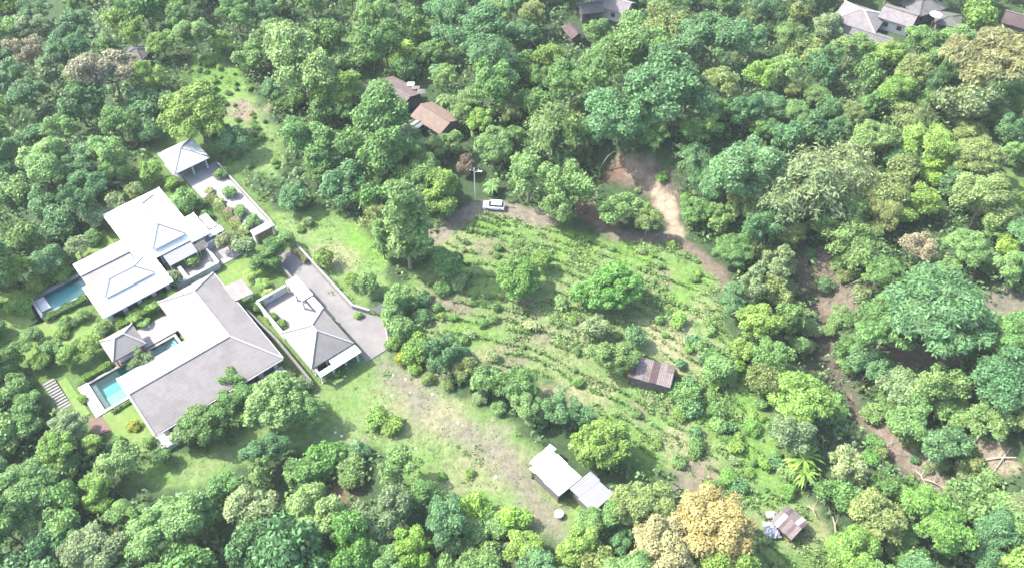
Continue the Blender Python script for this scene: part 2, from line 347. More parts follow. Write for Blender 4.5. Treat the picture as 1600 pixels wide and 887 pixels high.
# the landslide: sand face and brown mud
paint([(948, 252), (1000, 250), (1045, 264), (1062, 300), (1068, 345), (1066, 370), (1045, 365), (1028, 330), (1005, 300), (965, 284)], C_SOIL*0.8, 2, 1.0, 0.95)
paint([(955, 248), (1002, 252), (1030, 272), (1040, 290), (1012, 290), (975, 268)], C_SAND*.9, 1.6, 1.6, 0.85); paint([(1020, 292), (1056, 296), (1060, 330), (1072, 368), (1056, 374), (1036, 350), (1024, 320)], C_SAND*1.25, 1.6, 1.4, 0.95)
blot(955, 275, 3, C_RED*0.8, 0.8)
# the dirt track on the right
TRACK = [(915, 320), (935, 350), (960, 365), (1010, 372), (1060, 380), (1095, 400), (1125, 430), (1140, 455)]
s = 2.2-seg_dist(GX, GY, PP(TRACK)) + 0.6*nz1+0.4*nz2; a = (sm(s/1.6)*0.9)[..., None]; gc = gc*(1-a)+(C_SOIL*np.array([0.95, .9, .95]))*a
s = 2.6-seg_dist(GX, GY, PP([(905, 325), (960, 350)])) + 0.5*nz1; a = (sm(s/1.6)*0.8)[..., None]; gc = gc*(1-a)+(C_RED*0.9)*a
# the gravel road by the white car
s = 3.0-seg_dist(GX, GY, PP([(650, 385), (700, 352), (740, 330), (790, 328), (850, 340)])) + 0.5*nz1+0.3*nz2; a = (sm(s/1.5)*0.95)[..., None]; gc = gc*(1-a)+C_GREYS*1.05*a
GZ = GZ+0.0
gv3 = np.stack([GX, GY, GZ], -1).reshape(-1, 3)
ny, nx = GX.shape; idx = np.arange(nx*ny).reshape(ny, nx)
q = np.stack([idx[:-1, :-1], idx[:-1, 1:], idx[1:, 1:], idx[1:, :-1]], -1).reshape(-1, 4)
me = bpy.data.meshes.new('ground'); me.vertices.add(len(gv3)); me.vertices.foreach_set('co', gv3.astype(np.float32).ravel())
me.loops.add(q.size); me.loops.foreach_set('vertex_index', q.astype(np.int32).ravel()); me.polygons.add(len(q)); me.polygons.foreach_set('loop_start', np.arange(0, q.size, 4, dtype=np.int32))
me.polygons.foreach_set('use_smooth', np.ones(len(q), bool)); me.update(calc_edges=True)
ca = me.color_attributes.new('soil', 'FLOAT_COLOR', 'POINT'); ca.data.foreach_set('color', np.concatenate([np.clip(gc.reshape(-1, 3), 0.01, 0.9), np.ones((len(gv3), 1))], 1).astype(np.float32).ravel())
me.materials.append(GROUND); tag(link_mesh('ground', me), 'grassy and bare earth ground under the trees, meadow and villas', kind='structure')

# ------------------------------------------------------------------ sheets laid in the villas' grounds (u along the long wings, v towards the gate)
def sheet_uv(name, poly, z, m, label, kind='structure', th=0.08):
    o = MB(); vs = [(*W(u, v), z) for u, v in poly]
    c = (sum(p[0] for p in vs)/len(vs), sum(p[1] for p in vs)/len(vs))
    vs = [(x-c[0], y-c[1], zz) for x, y, zz in vs]
    area = sum(vs[i][0]*vs[(i+1) % len(vs)][1]-vs[(i+1) % len(vs)][0]*vs[i][1] for i in range(len(vs)))
    if area < 0: vs = vs[::-1]
    o.shell(vs, [tuple(range(len(vs)))], th)
    ob = o.build(name, m, None, (c[0], c[1], 0)); return tag(ob, label, kind=kind)
def rect(a, b, c, d): return [(a, c), (b, c), (b, d), (a, d)]
LAWN = mat('lawn_grass', (0.085, 0.14, 0.032), 0.95, 0.2, 1.2, 0.5, 9, c2=(0.11, 0.14, 0.05), c2scale=0.25, c2amt=0.6)
sheet_uv('lawn', [(-13.9, 5.6), (-9.0, 5.6), (-8.0, 16.0), (-9.5, 17.5), (-13.8, 15.0)], 0.12, LAWN, 'smooth mown lawn between the turquoise pool and grey gabled villa roof')
sheet_uv('lawn', [(-19.5, -19.5), (-8, -19.5), (-6, -14), (-9, -10.8), (-19, -10.5)], 0.12, LAWN, 'small green garden lawn below the upper villa pool')
sheet_uv('lawn', [(-21, -30), (-14.5, -31), (-14.5, -20.5), (-22, -19)], 0.11, LAWN, 'bright lawn corner left of the upper villa pool')
sheet_uv('lawn', [(-16.8, -5.5), (-15.4, -5.5), (-15.2, 4), (-16.8, 4)], 0.12, LAWN, 'narrow bright grass strip left of the turquoise pool')
sheet_uv('lawn', [(15.0, -10), (22, -10.5), (22.6, -3.5), (18.2, -3.3), (17.6, -5.0), (15.0, -5)], 0.10, LAWN, 'patchy grass between the two villas and the gate')
sheet_uv('lawn', [(-3.0, -34), (3.8, -34), (3.8, -27), (-3.5, -27)], 0.12, LAWN, 'small lawn tucked behind the upper villa wing')
sheet_uv('driveway', [(22.2, -37.8), (29.3, -37.8), (29.3, -13.4), (25.3, -13.4), (25.0, -29.5), (22.4, -29.5)], 0.14, PAVING, 'pale paved driveway running from the carport to the gate')
sheet_uv('driveway', [(25.6, -7.2), (29.7, -6.0), (29.7, 13.2), (33.0, 18.8), (30.6, 24.6), (25.2, 24.6), (25.2, 2.2)], 0.13, CONCRETE, 'grey concrete drive beside the garage pavilion and long white wall')
sheet_uv('terrace', [(-2.6, -7.0), (3.6, -7.0), (3.6, -2.4), (-2.6, -2.4)], 0.16, PAVING, 'bright stone terrace between gazebo and lower villa')
sheet_uv('courtyard', rect(17.2, 25.0, 2.4, 11.9), 0.15, PAVING, 'walled stone courtyard behind the garage pavilion')
sheet_uv('courtyard', rect(8.6, 21.2, -23.4, -11.2), 0.12, PAVING, 'small paved court beside the upper villa')
sheet_uv('path', [(-15.8, 4.6), (-13.9, 5.8), (-13.9, 9.2), (-16.6, 8.4)], 0.11, tintmat('reddish_gravel', (0.10, 0.065, 0.052)), 'reddish gravel patch at the foot of the turquoise pool')

def frame(u, v, z=0.0): return (*W(u, v), z)
def L(u, v, z, c): return (u-c[0], -(v-c[1]), z)
def uvroot(name, c, label, cat, group=None): return empty(name, frame(*c), A40, label, cat, group)
def uvbox(mb, c, u0, u1, v0, v1, z0, z1, mi=0): return mb.box(u0-c[0], u1-c[0], -(v0-c[1]), -(v1-c[1]), z0, z1, mi)

def add_walls(root, c, r, ztop, wallm=WALLW, openings=True, th=0.2):
    u0, u1, v0, v1 = r
    mb = MB(); uvbox(mb, c, u0, u1, v0, v1, -0.3, ztop); w = mb.build('wall', wallm, root)
    if openings:
        def op(axis, fixed, lo, hi, sgn):
            n = max(1, int((hi-lo)/2.6)); st = (hi-lo)/n
            for i in range(n):
                a = lo+st*i+st*0.18; b = lo+st*(i+1)-st*0.18
                g = MB(); f = MB()
                if axis == 'v':
                    uvbox(g, c, a, b, fixed, fixed+0.05*sgn, 0.15, 2.35)
                    uvbox(f, c, a-0.08, b+0.08, fixed, fixed+0.09*sgn, 2.35, 2.45); uvbox(f, c, a-0.08, a, fixed, fixed+0.09*sgn, 0.1, 2.35); uvbox(f, c, b, b+0.08, fixed, fixed+0.09*sgn, 0.1, 2.35)
                    uvbox(f, c, (a+b)/2-0.04, (a+b)/2+0.04, fixed, fixed+0.08*sgn, 0.15, 2.35)
                else:
                    uvbox(g, c, fixed, fixed+0.05*sgn, a, b, 0.15, 2.35)
                    uvbox(f, c, fixed, fixed+0.09*sgn, a-0.08, b+0.08, 2.35, 2.45); uvbox(f, c, fixed, fixed+0.09*sgn, a-0.08, a, 0.1, 2.35); uvbox(f, c, fixed, fixed+0.09*sgn, b, b+0.08, 0.1, 2.35)
                    uvbox(f, c, fixed, fixed+0.08*sgn, (a+b)/2-0.04, (a+b)/2+0.04, 0.15, 2.35)
                wi = f.build('window', WOOD, root); g.build('pane', DARKGLASS, wi)
        op('v', v1, u0+0.3, u1-0.3, 1); op('u', u0, v0+0.3, v1-0.3, -1)
    return w
def hip_roof(root, c, r, z0, rise, m, capm, ridge='u', inset=None, th=0.22, name='roof'):
    u0, u1, v0, v1 = r; uc, vc = (u0+u1)/2, (v0+v1)/2
    if ridge == 'u':
        k = (v1-v0)/2 if inset is None else inset
        A, B = (u0+k, vc), (u1-k, vc)
    elif ridge == 'v':
        k = (u1-u0)/2 if inset is None else inset
        A, B = (uc, v0+k), (uc, v1-k)
    z1 = z0+rise
    c4 = [(u0, v0), (u1, v0), (u1, v1), (u0, v1)]
    P4 = [L(a, b, z0, c) for a, b in c4]
    if ridge == 'p' or abs(A[0]-B[0])+abs(A[1]-B[1]) < 0.4:
        ap = L(uc, vc, z1, c); vs = P4+[ap]; fs = [(1, 0, 4), (2, 1, 4), (3, 2, 4), (0, 3, 4)]; caps = [(i, 4) for i in range(4)]
    else:
        vs = P4+[L(*A, z1, c), L(*B, z1, c)]
        if ridge == 'u': fs = [(1, 0, 4, 5), (2, 1, 5), (3, 2, 5, 4), (0, 3, 4)]; caps = [(0, 4), (3, 4), (1, 5), (2, 5), (4, 5)]
        else: fs = [(1, 0, 4), (2, 1, 4, 5), (3, 2, 5), (0, 3, 5, 4)]; caps = [(0, 4), (1, 4), (3, 5), (2, 5), (4, 5)]
    mb = MB(); mb.shell(vs, fs, th); ro = mb.build(name, m, root)
    for a, b in caps:
        d = MB(); p = Vector(vs[a]); q = Vector(vs[b]); d.beam(p+Vector((0, 0, 0.05)), q+Vector((0, 0, 0.05)), 0.26, 0.12); d.build('ridge_cap', capm, ro)
    fb = MB(); zf = z0-th
    uvbox(fb, c, u0+0.05, u1-0.05, v0+0.05, v0+0.13, zf-0.12, zf); uvbox(fb, c, u0+0.05, u1-0.05, v1-0.13, v1-0.05, zf-0.12, zf)
    uvbox(fb, c, u0+0.05, u0+0.13, v0+0.13, v1-0.13, zf-0.12, zf); uvbox(fb, c, u1-0.13, u1-0.05, v0+0.13, v1-0.13, zf-0.12, zf)
    fb.build('fascia', FASCIA, ro)
    return ro
def posts(root, c, r, z, n=(2, 2), m=WALLW, w=0.3):
    u0, u1, v0, v1 = r
    for i in range(n[0]):
        for j in range(n[1]):
            if 0 < i < n[0]-1 and 0 < j < n[1]-1: continue
            a = u0+(u1-u0)*i/max(1, n[0]-1); b = v0+(v1-v0)*j/max(1, n[1]-1)
            mb = MB(); uvbox(mb, c, a-w/2, a+w/2, b-w/2, b+w/2, -0.2, z); uvbox(mb, c, a-w/2-.06, a+w/2+.06, b-w/2-.06, b+w/2+.06, -0.2, 0.25); mb.build('post', m, root)

# --- carport pavilion at the head of the drive
c = (24.5, -40.2); t = uvroot('carport', c, 'square white hip roofed carport at the head of the pale driveway', 'carport')
hip_roof(t, c, (20.6, 28.3, -44.1, -36.3), 3.1, 2.0, WHITE_ROOF, WRIDGE, 'p'); posts(t, c, (21.4, 27.5, -43.3, -37.1), 3.0, (3, 3))
mb = MB(); uvbox(mb, c, 20.9, 28.0, -43.8, -37.9, -0.2, 0.13); mb.build('floor_slab', PAVING, t)
mb = MB(); uvbox(mb, c, 21.2, 27.7, -43.6, -43.4, 0.1, 2.2); mb.build('wall', WALLW, t)

# --- upper villa
c = (8, -20); t = uvroot('villa', c, 'upper white villa with tiered white hip roofs and flat wings', 'villa')
hip_roof(t, c, (4.7, 16.4, -34.4, -17.6), 3.3, 0.75, WHITE_ROOF, WHITE_ROOF, 'v', 5.0)
mb = MB(); uvbox(mb, c, 8.5, 13.8, -31.4, -19.2, 3.4, 4.3); mb.build('clerestory', WALLW, t)
hip_roof(t, c, (7.9, 14.4, -32.0, -18.6), 4.4, 2.1, WHITE_ROOF, WRIDGE, 'v')
hip_roof(t, c, (14.6, 18.4, -23.8, -17.0), 3.15, 0.35, WHITE_ROOF, WHITE_ROOF, 'v', 1.9)
mb = MB(); uvbox(mb, c, -4.7, 4.6, -25.8, -22.3, 3.05, 3.3); mb.build('flat_roof', WHITE_ROOF, t)
mb = MB(); uvbox(mb, c, -4.7, 4.6, -22.3, -19.4, 2.75, 2.93); mb.build('gutter_roof', SHINGLE, t)  # shadowed gutter strip, its shade put in as grey shingle colour
mb = MB(); uvbox(mb, c, -5.6, 7.6, -19.4, -10.4, 3.0, 3.3); mb.build('flat_roof', WHITE_ROOF, t)
mb = MB(); uvbox(mb, c, -2.9, 5.1, -18.0, -14.5, 3.28, 3.9); mb.build('clerestory', WALLW, t)
hip_roof(t, c, (-3.5, 5.8, -18.6, -13.9), 3.95, 1.3, WHITE_ROOF, WRIDGE, 'u')
add_walls(t, c, (5.6, 15.4, -33.5, -18.4), 3.1); add_walls(t, c, (-4.7, 6.8, -18.6, -11.2), 2.98); add_walls(t, c, (-4.0, 5.0, -25.0, -22.6), 2.98); add_walls(t, c, (15.45, 17.6, -23.0, -17.9), 2.9, openings=False)
def walls(name, pts, h, th, label, m=WALLW, cap=True, cat='wall'):
    cc = pts[0]; r = uvroot(name, cc, label, cat)
    for (a, b), (a2, b2) in zip(pts[:-1], pts[1:]):
        d = Vector((a2-a, b2-b, 0)); n = max(1, round(d.length/3.2))
        for i in range(n):
            s0, s1 = i/n, (i+1)/n
            p = L(a+d.x*s0, b+d.y*s0, 0, cc); q_ = L(a+d.x*s1, b+d.y*s1, 0, cc)
            e = (Vector(q_)-Vector(p)).normalized()*0.012
            mb = MB(); mb.beam(Vector(p)+Vector((0, 0, h/2-0.1))+e, Vector(q_)+Vector((0, 0, h/2-0.1))-e, th, h+0.2); mb.build('wall_panel', m, r)
        if cap:
            mb = MB(); mb.beam(L(a, b, h+0.04, cc), L(a2, b2, h+0.04, cc), th+0.1, 0.07); mb.build('coping', m, r)
    return r
walls('courtyard_wall', [(7.9, -10.9), (16.3, -10.9), (16.3, -16.4), (20.6, -16.4), (20.6, -19.8)], 1.6, 0.35, 'white wall boxing in the planted court of the upper villa')
walls('courtyard_wall', [(10.2, -14.6), (10.2, -11.3)], 1.5, 0.5, 'short white cross wall beside the planted court')
c = (18.6, -19); t = uvroot('entrance_canopy', c, 'flat white stepped canopy slabs at the entrance of the upper villa', 'canopy')
mb = MB(); uvbox(mb, c, 18.8, 20.3, -22.6, -18.6, 2.5, 2.7); mb.build('roof_slab', WHITE_ROOF, t)
mb = MB(); uvbox(mb, c, 17.9, 20.9, -18.4, -16.8, 2.2, 2.4); mb.build('roof_slab', WHITE_ROOF, t)
posts(t, c, (19.0, 20.1, -22.3, -18.9), 2.5, (2, 2), WALLW, 0.2)
c = (15.5, -17); t = uvroot('pergola', c, 'small grey slatted pergola over the court of the upper villa', 'pergola')
for i in range(7):
    mb = MB(); uvbox(mb, c, 14.7+i*0.3, 14.82+i*0.3, -16.6, -14.6, 2.55, 2.75); mb.build('slat', STONE, t)
posts(t, c, (14.8, 16.4, -16.4, -14.8), 2.5, (2, 2), STONE, 0.14)
mb = MB(); uvbox(mb, c, 14.6, 16.7, -16.6, -16.45, 2.4, 2.54); uvbox(mb, c, 14.6, 16.7, -14.75, -14.6, 2.4, 2.54); mb.build('beam', STONE, t)
c = (12, -17.5); t = uvroot('corridor_roof', c, 'lean-to roof painted the lavender grey of shade along the court of the upper villa', 'lean-to roof')
mb = MB(); mb.shell([L(8.9, -17.5, 3.0, c), L(14.5, -17.5, 3.0, c), L(14.5, -15.0, 2.3, c), L(8.9, -15.0, 2.3, c)], [(3, 2, 1, 0)], 0.12); mb.build('roof', mat('shade_lavender_sheet', (0.16, 0.16, 0.18), 0.7, 0.05), t)  # lavender colour stands in for wall and ground in shade
posts(t, c, (9.1, 14.3, -15.2, -15.1), 2.25, (3, 1), WALLW, 0.2)

# --- lower villa: L-shaped gabled roof with a hip at the top and right corners
c = (3, 6); t = uvroot('villa', c, 'lower villa with large L shaped grey shingle roof beside the turquoise pool', 'villa')
ze, zr = 3.3, 6.4
vv = [L(*a, c) for a in [(3.2, -7.6, ze), (14.0, -7.6, ze), (14.0, 17.0, ze), (-9.0, 17.0, ze), (-9.0, 3.1, ze), (3.2, 3.1, ze), (8.8, -3.0, zr), (8.8, 9.7, zr), (-9.0, 9.7, zr)]]
fs = [(1, 0, 6), (0, 5, 7, 6), (2, 1, 6, 7), (3, 2, 7, 8), (5, 4, 8, 7)]
mb = MB(); mb.shell(vv, fs, 0.24); ro = mb.build('roof', SHINGLE, t)
for a, b in [(0, 6), (1, 6), (6, 7), (7, 8), (7, 2)]:
    d = MB(); d.beam(Vector(vv[a])+Vector((0, 0, .05)), Vector(vv[b])+Vector((0, 0, .05)), 0.3, 0.12); d.build('ridge_cap', RIDGE, ro)
for a, b in [(3, 8), (8, 4)]:
    d = MB(); d.beam(Vector(vv[a])+Vector((-.06, 0, -.02)), Vector(vv[b])+Vector((-.06, 0, -.02)), 0.3, 0.34); d.build('barge_board', WALLW, ro)
mb = MB(); uvbox(mb, c, -8.9, 13.9, 17.0, 17.16, 2.96, 3.2); uvbox(mb, c, 14.0, 14.16, -7.5, 16.9, 2.96, 3.2); uvbox(mb, c, -8.9, 3.1, 2.94, 3.1, 2.96, 3.2); mb.build('fascia', WALLW, ro)
mb = MB(); mb.shell([L(13.7, -3.2, 3.55, c), L(17.3, -3.2, 2.95, c), L(17.3, 1.1, 2.95, c), L(13.7, 1.1, 3.55, c)], [(3, 2, 1, 0)], 0.2); mb.build('porch_roof', SHINGLE, t)
posts(t, c, (16.9, 17.0, -2.7, 0.6), 2.75, (1, 2), WALLW, 0.25)
add_walls(t, c, (4.2, 13.0, -6.6, 4.48), 3.1); add_walls(t, c, (-7.6, 13.0, 4.5, 16.0), 3.1)
mb = MB(); mb.add([L(-8.1, 4.3, 3.1, c), L(-8.1, 16.0, 3.1, c), L(-8.1, 9.7, 5.8, c), L(-7.9, 4.3, 3.1, c), L(-7.9, 16.0, 3.1, c), L(-7.9, 9.7, 5.8, c)], [(0, 1, 2), (5, 4, 3), (0, 3, 4, 1), (1, 4, 5, 2), (2, 5, 3, 0)]); mb.build('gable_wall', WALLW, t)
mb = MB(); uvbox(mb, c, -9.4, 13.6, 16.02, 18.6, -0.3, 0.28); uvbox(mb, c, -9.4, 13.6, 18.3, 18.6, 0.28, 1.0); mb.build('plinth', WALLW, t)
mb = MB(); uvbox(mb, c, -9.0, -7.62, 5.2, 16.9, -0.3, 0.25); mb.build('veranda_floor', PAVING, t)

# --- garage pavilion
c = (20.7, 17); t = uvroot('garage_pavilion', c, 'grey pyramid roofed garage pavilion with white front canopy beside the concrete drive', 'pavilion')
hip_roof(t, c, (16.4, 24.8, 12.1, 21.9), 3.2, 2.9, SHINGLE, RIDGE, 'v'); add_walls(t, c, (17.2, 24.0, 12.9, 20.6), 3.0, openings=False)
posts(t, c, (17.3, 24.3, 21.2, 23.3), 2.6, (4, 2), WALLW, 0.28)
mb = MB(); uvbox(mb, c, 19.7, 24.9, 21.95, 24.0, 2.62, 2.82); uvbox(mb, c, 17.2, 19.7, 23.0, 24.0, 2.62, 2.82); uvbox(mb, c, 16.9, 17.2, 21.95, 24.0, 2.62, 2.82); mb.build('front_canopy', WHITE_ROOF, t)
mb = MB(); uvbox(mb, c, 18.0, 23.2, 20.62, 20.7, 0.1, 2.5); mb.build('garage_door', mat('dark_opening', (0.03, 0.03, 0.035), 0.9), t)
c = (24.3, 6.5); t = uvroot('entrance_canopy', c, 'flat bright white canopy over the walled courtyard entrance', 'canopy')
mb = MB(); uvbox(mb, c, 23.0, 25.3, 2.4, 8.0, 2.6, 2.85); mb.build('roof_slab', WHITE_ROOF, t); posts(t, c, (23.2, 25.1, 2.7, 7.7), 2.6, (2, 3), WALLW, 0.25)
mb = MB(); uvbox(mb, c, 23.9, 25.2, 8.2, 11.6, 2.3, 2.5); mb.build('roof_slab', WHITE_ROOF, t)
walls('courtyard_wall', [(17.0, 11.6), (17.0, 2.3), (22.9, 2.3)], 1.9, 0.3, 'low white wall round the stone courtyard behind the garage')

c = (33.2, 18.4); t = uvroot('raised_sheet', c, 'small dark grey flat sheet on posts at the far end of the long pale wall', 'raised_sheet')
mb = MB(); mb.shell([L(31.9, 16.4, 1.5, c), L(34.3, 16.7, 1.5, c), L(35.0, 19.6, 1.4, c), L(32.7, 19.9, 1.4, c)], [(3, 2, 1, 0)], 0.08); mb.build('roof', mat('dark_slate_sheet', (0.045, 0.046, 0.05), 0.7, 0.15), t)  # dark flat sheet raised on four short posts
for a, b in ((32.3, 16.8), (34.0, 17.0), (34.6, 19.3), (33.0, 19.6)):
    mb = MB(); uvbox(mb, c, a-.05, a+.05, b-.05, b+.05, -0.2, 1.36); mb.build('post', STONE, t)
# --- gazebo between the villas
c = (-5.2, -3.6); t = uvroot('gazebo', c, 'small grey hip roofed gazebo beside the turquoise pool', 'gazebo')
hip_roof(t, c, (-8.2, -2.2, -6.5, -0.9), 2.9, 1.9, SHINGLE, RIDGE, 'u', 2.2); posts(t, c, (-7.5, -2.9, -5.8, -1.6), 2.8, (2, 2), WOOD, 0.22)
mb = MB(); uvbox(mb, c, -7.9, -2.5, -6.2, -1.3, -0.2, 0.42); mb.build('platform', WOOD, t)
mb = MB(); uvbox(mb, c, -7.2, -3.2, -5.4, -2.0, 0.42, 0.6); mb.build('day_bed', WALLW, t)

# --- pools
def pool(r, c, label, cw, mtile, depth=1.5, deep=None):
    u0, u1, v0, v1 = r; t = uvroot('swimming_pool', c, label, 'pool')
    mb = MB(); w = 0.3
    uvbox(mb, c, u0-w, u0, v0-w, v1+w, -depth, 0.05); uvbox(mb, c, u1, u1+w, v0-w, v1+w, -depth, 0.05); uvbox(mb, c, u0, u1, v0-w, v0, -depth, 0.05); uvbox(mb, c, u0, u1, v1, v1+w, -depth, 0.05)
    uvbox(mb, c, u0-w, u1+w, v0-w, v1+w, -depth-0.3, -depth); mb.build('basin', mtile, t)
    mb = MB(); mb.add([L(u0, v0, -0.04, c), L(u1, v0, -0.04, c), L(u1, v1, -0.04, c), L(u0, v1, -0.04, c)], [(3, 2, 1, 0)]); mb.build('water', WATER, t)
    for k, (a, b, d, e) in enumerate([(u0-cw[0], u0, v0-cw[2], v1+cw[3]), (u1, u1+cw[1], v0-cw[2], v1+cw[3]), (u0, u1, v0-cw[2], v0), (u0, u1, v1, v1+cw[3])]):
        mb = MB(); uvbox(mb, c, a, b, d, e, 0.05, 0.22); uvbox(mb, c, a, b, d, e, -0.6, 0.05); mb.build('coping', WALLW if k == 0 else PAVING, t)
    return t
c = (-5, 1.5); t = pool(POOL2, c, 'long turquoise pool between the gazebo and the lower villa', (1.7, 0.5, 0.45, 0.55), POOLT, 1.4)
for i in range(4):
    mb = MB(); uvbox(mb, c, 0.4+i*0.45, 0.4+(i+1)*0.45, -1.58, 1.9, -1.4, -1.1+i*0.25); mb.build('step', POOLW, t)
mb = MB(); uvbox(mb, c, -13.08, -12.2, -1.58, 4.88, -1.4, -0.35); mb.build('ledge', STONE, t)
mb = MB(); uvbox(mb, c, -12.2, -6.4, 1.9, 4.4, -1.4, -1.0); mb.build('shallow_shelf', POOLW, t)
c = (-9, -23.6); t = pool(POOL1, c, 'small pale blue pool at the end of the upper villa', (0.5, 0.3, 0.9, 0.4), POOLW, 1.0)
mb = MB(); uvbox(mb, c, -13.2, -11.6, -25.4, -22.0, -1.0, 0.02); mb.build('shallow_shelf', WALLW, t)
# steps down the bank
c = (-18.0, -3); t = uvroot('stone_stairs', c, 'grey stone stair descending the bank left of the turquoise pool', 'stairs')
for i in range(11):
    mb = MB(); v = -6.3+i*0.62; uvbox(mb, c, -19.0+i*0.02, -17.1+i*0.02, v, v+0.42, -1.0, 0.5-i*0.045); mb.build('step', mat('pale_step', (0.15, 0.145, 0.135), 0.9), t)
# gate, walls
c = (26.6, -12); t = uvroot('gatehouse', c, 'white gateway with a dark opening where the upper drive ends', 'gate')
mb = MB(); uvbox(mb, c, 24.5, 28.9, -13.2, -11.6, 2.3, 2.55); mb.build('roof_slab', WALLW, t)
for a in (24.6, 28.4):
    mb = MB(); uvbox(mb, c, a, a+0.4, -13.0, -11.8, -0.2, 2.3); mb.build('pillar', WALLW, t)
for i in range(8):
    mb = MB(); uvbox(mb, c, 25.05+i*0.41, 25.40+i*0.41, -11.9, -11.84, 0.1, 2.1); mb.build('plank', WOOD, t)
walls('boundary_wall', [(29.95, -6.6), (29.95, 13.3), (31.6, 16.2)], 1.1, 0.3, 'long pale wall along the right side of the concrete drive', PAVING)
walls('boundary_wall', [(29.5, -37), (29.5, -14.5)], 0.7, 0.25, 'low pale wall beside the upper driveway', PAVING)
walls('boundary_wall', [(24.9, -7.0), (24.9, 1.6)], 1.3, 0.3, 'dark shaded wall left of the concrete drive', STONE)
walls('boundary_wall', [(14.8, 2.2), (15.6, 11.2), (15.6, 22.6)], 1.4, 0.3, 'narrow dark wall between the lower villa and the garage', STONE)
t = uvroot('post_fence', (32.6, 19.4), 'white post fence at the end of the concrete drive', 'fence')
for i in range(9):
    mb = MB(); uvbox(mb, (32.6, 19.4), 32.6-i*0.33-0.06, 32.6-i*0.33+0.06, 19.4+i*0.62-0.06, 19.4+i*0.62+0.06, -0.2, 1.3); mb.build('fence_post', WALLW, t)
for z in (0.5, 1.1):
    mb = MB(); mb.beam(L(32.6, 19.4, z, (32.6, 19.4)), L(29.96, 24.36, z, (32.6, 19.4)), 0.06, 0.1); mb.build('rail', WALLW, t)

# ------------------------------------------------------------------ sheet-roofed sheds and huts
def csheet(mb, p00, p10, p11, p01, n=8, amp=0.05, th=0.03):
    p00, p10, p11, p01 = map(Vector, (p00, p10, p11, p01)); vs = []; k = 2*n
    for i in range(k+1):
        s = i/k; o = Vector((0, 0, amp if i % 2 else 0)); vs += [p00.lerp(p10, s)+o, p01.lerp(p11, s)+o]
    fs = [(2*i, 2*i+2, 2*i+3, 2*i+1) for i in range(k)]
    return mb.shell([tuple(v) for v in vs], fs, th)
def mono_roof(root, cx, L_, W_, zlo, zhi, mats, name='roof_sheet', n=None, seed=0):
    """sheets running across the fall; local x = length, y = fall direction (low at +y)"""
    rr = random.Random(seed); n = n or len(mats)
    for i in range(n):
        x0 = -L_/2+L_*i/n; x1 = x0+L_/n+0.06; j = rr.uniform(-0.12, 0.12)
        mb = MB(); csheet(mb, (x0, -W_/2+j, zhi+0.02*(i % 2)), (x1, -W_/2+j, zhi+0.02*(i % 2)), (x1, W_/2+j, zlo+0.02*(i % 2)), (x0, W_/2+j, zlo+0.02*(i % 2)), max(3, int(L_/n/0.3)))
        mb.build(name, mats[i % len(mats)], root)
def hut(name, px, py, ang, L_, W_, zlo, zhi, mats, label, cat, wallm=WOOD, closed=True, seed=0, gable=False, n=None, base=None):
    x, y, z = P(px, py, zlo)
    t = empty(name, (x, y, z), ang, label, cat)
    if not gable: mono_roof(t, 0, L_, W_, zlo, zhi, mats, seed=seed, n=n)
    else:
        rr = random.Random(seed); k = n or len(mats)
        for sgn in (-1, 1):
            for i in range(k):
                x0 = -L_/2+L_*i/k; x1 = x0+L_/k+0.05; j = rr.uniform(0, 0.2)
                a, b = (x0, 0, zhi+.02*(i % 2)), (x1, 0, zhi+.02*(i % 2)); cc, d = (x1, sgn*(W_/2+j), zlo+.02*(i % 2)), (x0, sgn*(W_/2+j), zlo+.02*(i % 2))
                mb = MB()
                if sgn < 0: csheet(mb, d, cc, b, a, max(3, int(L_/k/0.3)))
                else: csheet(mb, a, b, cc, d, max(3, int(L_/k/0.3)))
                mb.build('roof_sheet', mats[(i+(3 if sgn > 0 else 0)) % len(mats)], t)
    for sx in (-1, 1):
        for sy in (-1, 1):
            zz = zlo-0.05 if (gable or sy > 0) else zhi-0.1
            mb = MB(); mb.box(sx*(L_/2-0.3)-.08, sx*(L_/2-0.3)+.08, sy*(W_/2-0.3)-.08, sy*(W_/2-0.3)+.08, -0.4, zz); mb.build('post', WOOD, t)
    if closed:
        h = zlo-0.15
        for sy in (-1, 1):
            k = max(2, int(L_/1.2))
            for i in range(k):
                mb = MB(); a = -L_/2+0.4+(L_-0.8)*i/k; mb.box(a+0.01, a+(L_-0.8)/k-0.01, sy*(W_/2-0.45)-.03, sy*(W_/2-0.45)+.03, -0.3, h); mb.build('wall_panel', wallm, t)
        for sx in (-1, 1):
            k = max(2, int(W_/1.2))
            for i in range(k):
                mb = MB(); a = -W_/2+0.5+(W_-1.0)*i/k; mb.box(sx*(L_/2-0.42)-.03, sx*(L_/2-0.42)+.03, a+.01, a+(W_-1.0)/k-0.01, -0.3, h); mb.build('wall_panel', wallm, t)
    return t
GREYW = mat('weathered_wall', (0.10, 0.095, 0.088), 0.9, 0.2, 2)
hut('shed', 868, 739, R(-47), 6.3, 5.0, 2.7, 3.2, [WTIN], 'bright white sheet roofed shed at the edge of the field', 'shed', GREYW, n=6, seed=1)
hut('shed', 924, 768, R(-47), 5.0, 4.6, 2.5, 2.9, [TIN], 'paler lavender grey shed half covered by the tree beside the bright white shed', 'shed', GREYW, n=5, seed=2)
hut('lean_to', 848, 712, R(43), 4.6, 1.4, 2.1, 2.4, [WTIN], 'narrow white lean-to strip on the upper edge of the white shed', 'lean-to', closed=False, n=4, seed=3)
hut('hut', 1018, 580, R(-18), 7.2, 4.4, 2.2, 3.0, [RUSTD, RUSTP, RUST, RUSTD, RUSTP, RUSTP], 'rusty patched tin roofed hut in the middle of the meadow', 'hut', GREYW, n=6, seed=4, gable=True)
